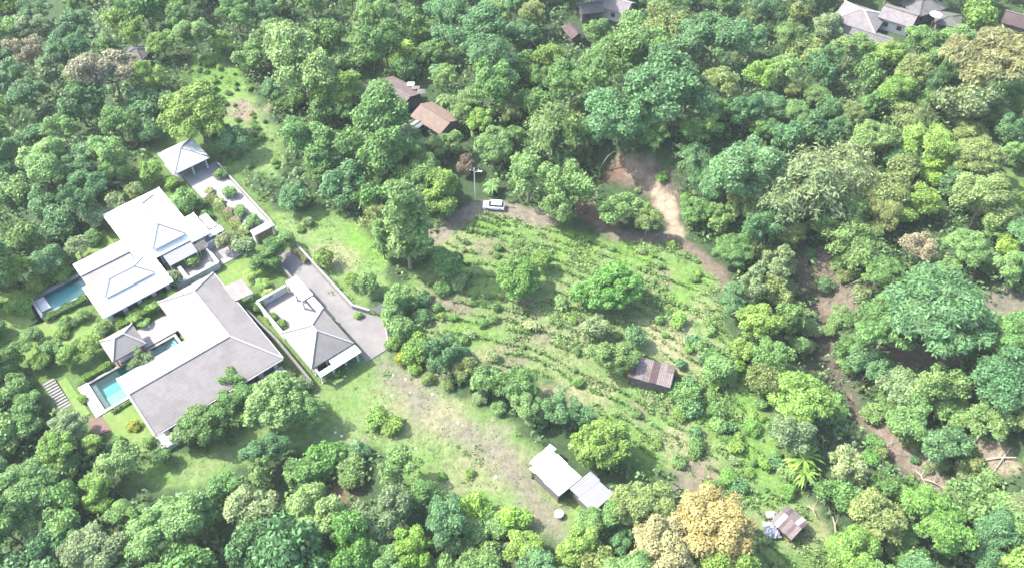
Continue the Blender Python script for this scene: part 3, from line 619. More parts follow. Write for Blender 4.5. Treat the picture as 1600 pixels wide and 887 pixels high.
hut('hut', 1234, 815, R(-50), 3.8, 3.8, 1.8, 2.7, [RUSTP, WTIN, REDSHEET, RUSTP, REDSHEET, RUSTP], 'small red and white sheet roofed hut at the bottom right of the meadow', 'hut', WOOD, n=6, seed=5, gable=True)
x, y, z = P(1207, 826, 0.8)
def crumple(name, x, y, z, sx, sy, h, m, label, cat, seed, n=9, group=None):
    rr = random.Random(seed); vs = []; fs = []
    for i in range(n+1):
        for j in range(n+1):
            a, b = i/n-0.5, j/n-0.5; vs.append((a*sx+rr.uniform(-.1, .1), b*sy+rr.uniform(-.1, .1), h*(1-2.4*max(abs(a), abs(b))**2)+rr.uniform(-.12, .12)*h))
    for i in range(n):
        for j in range(n): q0 = i*(n+1)+j; fs.append((q0, q0+n+1, q0+n+2, q0+1))
    mb = MB(); mb.shell(vs, fs, 0.03); o = mb.build(name, m, None, (x, y, z)); return tag(o, label, cat, group)
crumple('tarpaulin', x, y, z+0.1, 2.4, 2.6, 1.2, TARP, 'crumpled pale blue grey tarpaulin beside the small red hut', 'tarpaulin', 3)
x, y, z = P(1206, 803, 0.8); crumple('tarpaulin', x, y, z+0.1, 1.5, 1.1, 1.0, WTIN, 'scrap of white sheeting leaning above the blue grey tarpaulin', 'tarpaulin', 5)

# well ring in the field
x, y, z = P(873, 804, 0.3); t = empty('well_ring', (x, y, z), 0, 'round white concrete well cover standing in the field below the white shed', 'well')
mb = MB(); mb.tube([(0, 0, -0.2), (0, 0, 0.75)], [0.62, 0.60], 20); mb.build('ring', WALLW, t); mb = MB(); mb.tube([(0, 0, 0.75), (0, 0, 0.86), (0, 0, 0.9)], [0.68, 0.68, 0.5], 20); mb.build('lid', DISH, t)

# ------------------------------------------------------------------ village houses
def wroot(name, px, py, dz, ang, label, cat): x, y, z = P(px, py, dz); return empty(name, (x, y, z), ang, label, cat)
def house(px, py, ang, Lx, Wy, z0, rise, roofm, label, kind='gable', capm=None, wallm=GREYW, cat='house', dark=None):
    t = wroot('house', px, py, z0, ang, label, cat); a, b = Lx/2, Wy/2; z1 = z0+rise
    if kind == 'gable': vs = [(-a, -b, z0), (a, -b, z0), (a, b, z0), (-a, b, z0), (-a, 0, z1), (a, 0, z1)]; fs = [(0, 1, 5, 4), (2, 3, 4, 5)]; caps = [(4, 5)]
    else:
        k = min(b, a*0.9); vs = [(-a, -b, z0), (a, -b, z0), (a, b, z0), (-a, b, z0), (-a+k, 0, z1), (a-k, 0, z1)]; fs = [(0, 1, 5, 4), (1, 2, 5), (2, 3, 4, 5), (3, 0, 4)]; caps = [(4, 5), (0, 4), (1, 5), (2, 5), (3, 4)]
    mb = MB(); mb.shell(vs, fs, 0.18); ro = mb.build('roof', roofm, t)
    for i, j in caps:
        d = MB(); d.beam(Vector(vs[i])+Vector((0, 0, .05)), Vector(vs[j])+Vector((0, 0, .05)), 0.28, 0.14); d.build('ridge_cap', capm or roofm, ro)
    mb = MB(); mb.box(-a+.7, a-.7, -b+.7, b-.7, -1.0, z0-.1)
    if kind == 'gable': mb.add([(-a+.7, -b+.7, z0-.1), (-a+.7, b-.7, z0-.1), (-a+.7, 0, z1-.35), (-a+.9, -b+.7, z0-.1), (-a+.9, b-.7, z0-.1), (-a+.9, 0, z1-.35)], [(0, 1, 2), (3, 5, 4), (0, 2, 5, 3), (1, 4, 5, 2)])
    w = mb.build('wall', wallm, t)
    for i in range(max(1, int(Lx/3.5))):
        xx = -a+1.6+i*3.2
        g = MB(); g.box(xx, xx+1.1, -b+.62, -b+.7, 0.9, 2.0); wi = g.build('window', WOOD, t); g = MB(); g.box(xx+.1, xx+1.0, -b+.58, -b+.62, 1.0, 1.9); g.build('pane', DARKGLASS, wi)
    return t
house(617, 147, R(-38), 9.5, 9.0, 2.8, 1.5, RUST, 'old house with broad pinkish brown roof among trees in the village clearing', 'gable', RUSTP)
house(681, 184, R(-42), 9.0, 6.6, 2.8, 1.3, TERRA, 'house with orange terracotta roof right of the pinkish brown roofed house', 'gable', TERRA)
house(581, 142, R(-30), 4.5, 4.0, 2.3, 0.6, RUSTD, 'small dark maroon roofed annexe left of the pinkish brown roofed house', 'gable')
house(664, 185, R(50), 7.0, 2.2, 2.5, 0.3, mat('pale_grey_sheet', (0.12, 0.13, 0.13), 0.7, 0.1), 'narrow pale grey sheet roof beside the orange roofed house', 'gable')
for px, py, sx, sy, m, lab in [(605, 130, 1.9, 1.2, WTIN, 'white sheet lying at the top corner of the pinkish brown roof'), (587, 152, 2.2, 1.6, RUSTP, 'pale pink sheet on the lower left edge of the pinkish brown roof'),
                          (642, 133, 1.6, 1.3, WTIN, 'white sheet of junk behind the pinkish brown roof, leftmost of the pile'), (650, 140, 1.8, 1.2, RUSTP, 'pale sheet in the middle of the junk behind the pinkish roof'), (659, 146, 1.8, 1.6, GREYROOF, 'grey sheet at the right of the junk behind the pinkish roof')]:
    x, y, z = P(px, py, 3.2); crumple('roof_sheet', x, y, z+3.6 if 'roof,' not in lab else z+3.4, sx, sy, 0.25, m, lab, 'sheet metal', int(px))
house(1343, 27, R(-33), 10.5, 9.5, 3.2, 2.0, PINKROOF, 'pale pinkish hip roofed house at the top right of the photo', 'hip', WALLW, WALLW)
house(1362, 56, R(-33), 9.5, 4.0, 2.6, 0.6, GREYROOF, 'grey lower roof below the pale pinkish hip roof at the top right', 'gable', PINKROOF, WALLW)
house(1405, 24, R(-33), 8.0, 7.0, 3.0, 1.2, PINKROOF, 'low pinkish roof with a bleached patch right of the hip roofed house', 'gable', GREYROOF, WALLW)
house(1443, 8, R(25), 9.0, 7.0, 3.0, 1.5, GREYROOF, 'dark grey roof at the top edge above the white satellite dish', 'hip')
house(1482, 30, R(-20), 6.0, 6.0, 2.4, 0.8, mat('mossy_roof', (0.07, 0.072, 0.062), 0.9, 0.2), 'mossy grey roof right of the white satellite dish', 'hip')
house(1592, 32, R(-30), 7.0, 6.0, 2.8, 1.5, RUSTD, 'dark maroon roof at the top right corner of the photo', 'gable', RUSTP)
house(960, 6, R(-30), 9.0, 6.0, 3.0, 1.5, PINKROOF, 'pale grey pink roof at the top centre behind the large tree', 'gable', RIDGE, WALLW)
house(922, 12, R(10), 6.0, 5.0, 2.8, 1.2, GREYROOF, 'weathered grey roof left of the pale roof at the top centre', 'gable')
house(896, 50, R(-65), 5.0, 3.6, 2.6, 1.0, RUSTD, 'dark shaded shack roof below the weathered grey roof at the top centre', 'gable')
house(214, 83, R(-15), 5.4, 5.0, 2.4, 1.2, mat('dark_grey_roof', (0.06, 0.057, 0.06), 0.9, 0.15), 'small grey hut roof lost in the forest at the top left', 'hip')
x, y, z = P(1461, 26, 4.0); t = empty('satellite_dish', (x, y, z), R(200), 'large white satellite dish between grey roofs at the top right', 'satellite dish')
vs = [(0, 0, 4.2)]; fs = []
for r_, zz in ((0.7, 4.28), (1.35, 4.55)):
    for k in range(16): vs.append((r_*math.cos(k*.3927), r_*math.sin(k*.3927), zz))
for k in range(16): fs += [(0, 1+k, 1+(k+1) % 16), (1+k, 17+k, 17+(k+1) % 16, 1+(k+1) % 16)]
mb = MB(); mb.shell(vs, fs, 0.04); mb.build('dish', DISH, t); mb = MB(); mb.tube([(0, 0, -0.5), (0, 0, 4.2)], [0.1, 0.08], 8); mb.build('mast', GREYW, t)

# ------------------------------------------------------------------ thin haze added to lift the shadows and soften contrast
hz = MB(); hz.box(-3600, 3600, -3600, 3600, -45, 131); hzm = bpy.data.materials.new('shadow_lift_haze'); hzm.use_nodes = True
for n_ in list(hzm.node_tree.nodes):
    if n_.type == 'BSDF_PRINCIPLED': hzm.node_tree.nodes.remove(n_)
pv = hzm.node_tree.nodes.new('ShaderNodeVolumePrincipled'); pv.inputs['Color'].default_value = (0.86, 0.95, 0.95, 1); pv.inputs['Density'].default_value = HAZE
hzm.node_tree.links.new(pv.outputs[0], [n_ for n_ in hzm.node_tree.nodes if n_.type == 'OUTPUT_MATERIAL'][0].inputs['Volume'])
tag(hz.build('haze', hzm), 'thin pale haze added over the whole hillside to lift shadows', kind='stuff')
# ------------------------------------------------------------------ white car, pole, bent bamboo
def car(px, py, ang, label):
    x, y, z = P(px, py, 0.6); t = empty('car', (x, y, z+0.06), ang, label, 'car')
    def prof(pts, hw, taper=0.0):
        mb = MB(); n = len(pts); vs = [(a, -hw+(taper if b > 0.95 else 0), b) for a, b in pts]+[(a, hw-(taper if b > 0.95 else 0), b) for a, b in pts]
        fs = [tuple(range(n)), tuple(reversed(range(n, 2*n)))]+[(i, i+n, (i+1) % n+n, (i+1) % n) for i in range(n)]
        return mb.add(vs, fs)
    body = prof([(-2.1, .35), (-2.15, .75), (-2.05, .95), (-1.0, 1.0), (1.95, 1.02), (2.12, .8), (2.1, .35)], 0.87); body.build('body', CARW, t, bevel=0.07)
    cab = prof([(-1.15, .99), (-.45, 1.5), (1.55, 1.55), (1.9, 1.0)], 0.80, 0.1); cab.build('window_band', DARKGLASS, t, bevel=0.04)
    rf = prof([(-.5, 1.49), (-.38, 1.57), (1.5, 1.62), (1.6, 1.53)], 0.70, 0.0); rf.build('roof', CARW, t, bevel=0.03)
    for a in (-1.25, 1.3):
        for s in (-1, 1):
            mb = MB(); mb.tube([(a, s*.70, .33), (a, s*.90, .33)], [.34, .34], 18); w = mb.build('wheel', RUBBER, t); mb = MB(); mb.tube([(a, s*.89, .33), (a, s*.92, .33)], [.2, .18], 12); mb.build('rim', CHROME, w)
    for s in (-1, 1):
        mb = MB(); mb.box(-2.17, -2.05, s*.72-.14, s*.72+.14, .66, .82); mb.build('headlight', CHROME, t)
        mb = MB(); mb.box(2.05, 2.15, s*.74-.1, s*.74+.1, .68, .9); mb.build('tail_light', mat('red_lens', (0.35, 0.02, 0.02), 0.3), t)
        mb = MB(); mb.box(-.85, -.68, s*.92-.1, s*.92+.1, 1.0, 1.14); mb.build('mirror', CARW, t)
    return t
car(772, 322, R(-6), 'white hatchback car parked on the gravel road beside the round trees')
x, y, z = P(743, 313); t = empty('utility_pole', (x, y, z), 0, 'pale concrete utility pole beside the road left of the white car', 'pole')
mb = MB(); mb.tube([(0, 0, -0.5), (0, 0, 8.4)], [0.13, 0.09], 10); mb.build('pole', WALLW, t)
mb = MB(); mb.beam((-0.9, 0, 8.0), (0.9, 0, 8.0), 0.1, 0.12); mb.build('crossarm', GREYW, t)
for a in (-.8, 0, .8):
    mb = MB(); mb.tube([(a, 0, 8.05 if a else 8.4), (a, 0, 8.3 if a else 8.65)], [.07, .05], 8); mb.build('insulator', DISH, t)
mb = MB(); mb.beam((0, 0, 7.6), (1.1, -0.2, 8.0), 0.07, 0.07); mb.box(0.9, 1.5, -0.35, -0.1, 7.95, 8.08); mb.build('street_lamp', DISH, t)
x, y, z = P(936, 268); t_ = MB(); pts = [(0, 0, 0), (0.6, 0, 2.2), (1.5, 0, 4.2), (2.6, 0, 5.4), (3.6, 0, 5.5), (4.2, 0, 4.9)]; t_.tube(pts, [.12, .11, .1, .08, .06, .03], 8)
tag(t_.build('bamboo_pole', PALEBARK, None, (x, y, z)), 'tall pale bamboo pole with a bent over tip beside the landslide', 'bamboo pole')

# ------------------------------------------------------------------ foliage
def leaves_from(pos, nrm, size, rng, asp=0.55, droop=0.0):
    n = len(pos); nrm = nrm/np.linalg.norm(nrm, axis=1, keepdims=True)
    t = rng.normal(size=(n, 3)); t[:, 2] -= droop*3; t -= nrm*np.sum(t*nrm, 1, keepdims=True); t /= np.linalg.norm(t, axis=1, keepdims=True)+1e-9
    b = np.cross(nrm, t); s = (size*rng.uniform(0.6, 1.35, n))[:, None]
    V = np.stack([pos-t*s*.5, pos+b*s*asp*.5-t*s*.05, pos+t*s*.5, pos-b*s*asp*.5-t*s*.05], 1)
    return V.reshape(-1, 3)
def crown_pts(rng, R_, Hr, nl, lr, nleaf, squash=0.8, low=-0.25, style='round'):
    cs = []; rs = []; sub = None
    if style == 'round' and R_ > 3 and nl < 75:
        sub = []
        for i in range(rng.integers(3, 6)):
            a = rng.uniform(0, 6.283); o_ = rng.uniform(.3, .62); sub.append(np.array([math.cos(a)*o_*R_, math.sin(a)*o_*R_, rng.uniform(-.25, .45)*R_*Hr, rng.uniform(.3, .52)]))
    for i in range(nl):
        if style == 'flat':
            a = rng.uniform(0, 6.283); q_ = math.sqrt(rng.uniform(0, 1)); d = np.array([math.cos(a)*q_, math.sin(a)*q_, 0.45*(1-q_*q_)+rng.uniform(-.12, .12)])
            cpos = d*R_*(1-lr*.7)
        elif style == 'column':
            zz = rng.uniform(-1, 1); a = rng.uniform(0, 6.283); q_ = math.sqrt(max(0, 1-zz*zz*.8))*rng.uniform(.3, 1); cpos = np.array([math.cos(a)*q_*R_*(1-lr), math.sin(a)*q_*R_*(1-lr), zz*R_*Hr])
        else:
            zz = rng.uniform(low, 1); a = rng.uniform(0, 6.283); q_ = math.sqrt(max(0, 1-zz*zz)); k = rng.uniform(.72, 1.0) if i > nl*.25 else rng.uniform(.1, .6)
            if sub is None or rng.random() < .3: cpos = np.array([math.cos(a)*q_, math.sin(a)*q_, zz*Hr])*R_*(1-lr*.8)*k*.86
            else:
                sc_ = sub[rng.integers(len(sub))]; cpos = sc_[:3]+np.array([math.cos(a)*q_, math.sin(a)*q_, zz*Hr])*R_*sc_[3]*k
        cs.append(cpos); rs.append(lr*R_*rng.uniform(.65, 1.3))
    cs = np.array(cs); rs = np.array(rs)
    w = rs**2/np.sum(rs**2); pick = rng.choice(nl, size=int(nleaf*1.7), p=w)
    d = rng.normal(size=(len(pick), 3)); d /= np.linalg.norm(d, axis=1, keepdims=True); d[:, 2] = np.where(d[:, 2] < -0.35, -d[:, 2], d[:, 2])
    rr = rs[pick][:, None]*(rng.uniform(.78, 1.06, (len(pick), 1))+.3*rng.random((len(pick), 1))**4); sq = np.array([1, 1, squash]); pos = cs[pick]+d*rr*sq
    keep = np.ones(len(pos), bool)
    for c_, r_ in zip(cs, rs):
        q_ = (pos-c_)/sq; keep &= ~(np.sum(q_*q_, 1) < (r_*.74)**2)
    pos = pos[keep][:nleaf]; d = d[keep][:nleaf]
    return cs, rs, pos, d
def limbs(mb, cs, base_z, top, rad, rng, n=6, lean=(0, 0)):
    tp = Vector((lean[0], lean[1], base_z*0.62)); mid = Vector((lean[0]*.3+rng.uniform(-.1, .1), lean[1]*.3, base_z*.3))
    mb.tube([(0, 0, -1.2), (0, 0, 0.1), mid, tp], [rad*1.35, rad*1.1, rad*.85, rad*.65], 7)
    order = np.argsort(-np.hypot(cs[:, 0], cs[:, 1]))[:n*2]; rng.shuffle(order)
    for i in order[:n]:
        e = Vector(cs[i])+Vector((0, 0, top)); m_ = tp.lerp(e, .5)+Vector((0, 0, -0.12*(e-tp).length*.3))
        mb.tube([tp, m_, e], [rad*.5, rad*.32, rad*.12], 5)
TPL = {}
def template(key, n, R_, Hr, Hc, nl, lr, nleaf, ls, squash=.8, low=-.45, style="round", up=.75, rnd=.62, asp=.55, droop=0, trad=.22, bark=BARK, seed=0):
    out = []
    for k in range(n):
        rng = np.random.default_rng(1000+seed*50+k)
        cs, rs, pos, d = crown_pts(rng, R_, Hr, nl, lr, nleaf, squash, low, style)
        # inner leaves so that the crown is not hollow
        ni = nleaf//6; di = rng.normal(size=(ni, 3)); di /= np.linalg.norm(di, axis=1, keepdims=True)
        pick = rng.choice(nl, size=ni); pi = cs[pick]*rng.uniform(.4, .95, (ni, 1))+di*rs[pick][:, None]*.5
        nr = np.concatenate([d*.8+np.array([0, 0, up])+rng.normal(size=d.shape)*rnd, di+np.array([0, 0, .8])])
        V = leaves_from(np.concatenate([pos, pi]), nr, ls, rng, asp, droop)
        V[:, 2] += Hc
        me = quads_mesh(key+'_crown', V)
        mb = MB(); limbs(mb, cs, Hc, Hc, trad, rng, 7, (rng.uniform(-.4, .4), rng.uniform(-.4, .4))); tm = mb.mesh(key+'_trunk', bark)
        out.append((me, tm))
    TPL[key] = dict(v=out, R=R_, Hc=Hc)
#          key      n  R    Hr   Hc  nl  lr   leaves ls
template('large',   5, 6.5, .72, 6.9, 64, .21, 12500, .52, seed=1)
template('medium',  6, 4.0, .80, 4.1, 44, .24, 6800, .42, seed=2)
template('small',   4, 2.3, .85, 2.4, 22, .33, 2200, .38, seed=3, trad=.12)
template('airy',    4, 4.2, .95, 5.3, 46, .20, 4200, .42, squash=.9, low=-.6, seed=4, rnd=.8)
template('flat',    4, 7.0, .40, 8.2, 54, .20, 8500, .85, squash=.5, style='flat', up=.8, rnd=.6, asp=.3, seed=5, trad=.28, bark=PALEBARK)
template('column',  3, 2.8, 2.0, 8.0, 44, .36, 5200, .46, squash=.9, style='column', seed=6, bark=PALEBARK)
template('lumpy',   3, 5.2, .62, 5.4, 95, .16, 9000, .34, squash=.85, seed=7, rnd=.4)
template('ragged',  4, 4.4, .85, 4.4, 26, .30, 4600, .66, squash=.9, low=-.6, rnd=.95, up=.6, seed=11)
template('mound',   4, 5.0, .50, 2.2, 34, .27, 6200, .62, squash=.8, low=-.2, rnd=.8, up=.8, seed=12)
template('dome',    3, 4.6, .72, 3.6, 80, .17, 9500, .42, low=-.3, seed=10)
template('shrub',   5, 1.2, .62, .62, 7, .50, 520, .34, seed=8, trad=.06)
template('bush',    4, 1.9, .62, 1.1, 18, .36, 1500, .34, seed=9, trad=.08)
# bamboo clumps: arching culms with hanging leaves
def bamboo_tpl(n=4):
    out = []
    for k in range(n):
        rng = np.random.default_rng(300+k); pos = []; dr = []; mb = MB()
        for i in range(46):
            a = rng.uniform(0, 6.283); rad = rng.uniform(1.2, 5.2); hh = rng.uniform(6.5, 11)*(1-rad*.05); T = np.linspace(0, 1, 26)
            x = np.cos(a)*rad*T**1.9; y = np.sin(a)*rad*T**1.9; z = hh*np.sin(T*(1.72+rad*.05))
            if i < 14: mb.tube([(x[j], y[j], z[j]-(.5 if j == 0 else 0)) for j in (0, 8, 15, 20, 25)], [.07, .06, .05, .035, .015], 5)
            for j in range(9, 26):
                m_ = 8; o = rng.normal(size=(m_, 3))*np.array([.42, .42, .35]); pos.append(np.array([x[j], y[j], z[j]])+o); dr.append(np.tile([np.cos(a)*.5, np.sin(a)*.5, .9], (m_, 1)))
        pos = np.concatenate(pos); dr = np.concatenate(dr)
        V = leaves_from(pos, dr+rng.normal(size=dr.shape)*.5, .62, rng, .28, .7); out.append((quads_mesh('bamboo_crown', V), mb.mesh('bamboo_culms', PALEBARK)))
    TPL['bamboo'] = dict(v=out, R=4.6, Hc=6.5)
bamboo_tpl()
def strip(mb_v, base, dirn, length, width, rise, droop, seg=5, tilt=0.25):
    """arched leaf made of seg quads, v-folded"""
    d = np.array([math.cos(dirn), math.sin(dirn), 0]); sd = np.array([-d[1], d[0], 0]); pts = []
    for i in range(seg+1):
        s = i/seg; p = np.array(base)+d*length*(s*(1-.15*s))+np.array([0, 0, rise*s-droop*s*s]); w = width*math.sin(math.pi*min(.98, .12+s*.86))*.5
        pts.append((p, w))
    for i in range(seg):
        (p0, w0), (p1, w1) = pts[i], pts[i+1]
        for s in (-1, 1):
            e0 = p0+s*sd*w0+np.array([0, 0, w0*tilt]); e1 = p1+s*sd*w1+np.array([0, 0, w1*tilt])
            mb_v += [p0, p1, e1, e0] if s < 0 else [p0, e0, e1, p1]
def banana_tpl(n=3, key='banana', nlv=11, ln=2.6, w=.62, h=2.4, fr=False, palm=False):
    out = []
    for k in range(n):
        rng = np.random.default_rng(500+k+nlv*7); V = []; mb = MB()
        stems = 1 if palm else 4
        for s in range(stems):
            bx, by = (0, 0) if stems == 1 else rng.uniform(-1.3, 1.3, 2); hh = h*rng.uniform(.8, 1.15)
            mb.tube([(bx, by, -.4), (bx, by, hh*.5), (bx+.05, by, hh)], [.16, .13, .09], 7)
            for i in range(nlv):
                a = 6.283*i/nlv+rng.uniform(-.3, .3); up = rng.uniform(.5, 1.6)*ln*.45; l = ln*rng.uniform(.75, 1.1)
                if palm:
                    d = np.array([math.cos(a), math.sin(a), 0]); sd = np.array([-d[1], d[0], 0])
                    for j in range(16):
                        q_ = .12+.88*j/15; p = np.array([bx, by, hh])+d*l*q_*(1-.12*q_)+np.array([0, 0, up*q_-up*1.25*q_*q_]); lw = .75*ln*.4*math.sin(math.pi*(.1+.85*q_))
                        for sgn in (-1, 1):
                            tip = p+sgn*sd*lw+d*lw*.5-np.array([0, 0, lw*.35]); V += [p, p+d*.09, tip, tip-d*.03]
                else: strip(V, (bx, by, hh), a, l, w, up, up*1.35+.2)
        out.append((quads_mesh(key+'_leaves', np.array(V)), mb.mesh(key+'_stem', mat('green_stem', (0.16, 0.18, 0.07), .8, .2) if not palm else BARK)))
    TPL[key] = dict(v=out, R=ln*1.05+(0 if palm else .8), Hc=h)
banana_tpl(); banana_tpl(3, 'palm', 15, 2.2, .3, 2.2, palm=True); banana_tpl(2, 'small_palm', 13, 1.0, .2, 0.9, palm=True)
banana_tpl(2, 'tall_palm', 15, 3.4, .34, 2.6)
COLS = dict(mid=(.090, .172, .047), blue=(.074, .155, .058), dark=(.060, .120, .048), yg=(.126, .212, .042), lime=(.150, .260, .040), light=(.120, .205, .062), olive=(.130, .175, .054),
            grey=(.128, .180, .076), pale=(.160, .215, .088), tan=(.205, .195, .085), orange=(.225, .190, .068), pink=(.195, .185, .110), ochre=(.165, .170, .068), vivid=(.096, .205, .042), yellow=(.20, .24, .03), brown=(.14, .11, .07), maroon=(.08, .045, .045))
NAMES = dict(dome='round_tree', large='broadleaf_tree', medium='broadleaf_tree', small='small_tree', airy='airy_tree', flat='umbrella_tree', column='tall_tree', lumpy='dense_crowned_tree', shrub='shrub', bush='bush', bamboo='bamboo_clump', banana='banana_plant', palm='palm_tree', small_palm='ornamental_palm', tall_palm='banana_plant', ragged='ragged_tree', mound='vine_covered_tree')
CATS = dict(shrub='shrub', bush='bush', bamboo='bamboo', banana='banana plant', palm='palm', small_palm='palm', tall_palm='banana plant')
plants = []
def plant(key, x, y, rad, colr, label, group=None, hf=1.0, jit=.12, rng=random):
    T = TPL[key]; s = rad/T['R']; me, tm = rng.choice(T['v']); z = float(H(x, y))
    if key in ('bamboo', 'banana', 'palm', 'small_palm', 'tall_palm'): crn, trn = ('leaves', 'stem') if key != 'bamboo' else ('leaves', 'culms')
    else: crn, trn = 'crown', 'trunk'
    c_scale = 1.0
    r = empty(NAMES[key], (x, y, z-.1), rng.uniform(0, 6.283), label, CATS.get(key, 'tree'), group)
    ax_ = rng.uniform(.9, 1.12) if rad > 2.5 else 1.0; r.scale = (s*ax_, s/ax_, s*hf)
    cr = link_mesh(crn, me, r); c_ = COLS[colr] if isinstance(colr, str) else colr
    j = rng.uniform(1-jit, 1+jit); k = rng.uniform(1-jit*.6, 1+jit*.6); cr.color = (c_[0]*j*k, c_[1]*j, c_[2]*j, 1)
    link_mesh(trn, tm, r); plants.append((x, y, rad)); return r
def plant_px(key, px, py, dpx, colr, label, group=None, hf=1.0):
    T = TPL[key]; rad = dpx*.55*.12; z = 0
    for _ in range(8):
        hc = T['Hc']*rad/T['R']*hf; x, y, z = P(px, py, hc); rad = dpx*.5*mpp(y, z+hc)
    return plant(key, x, y, rad, colr, label, group, hf)

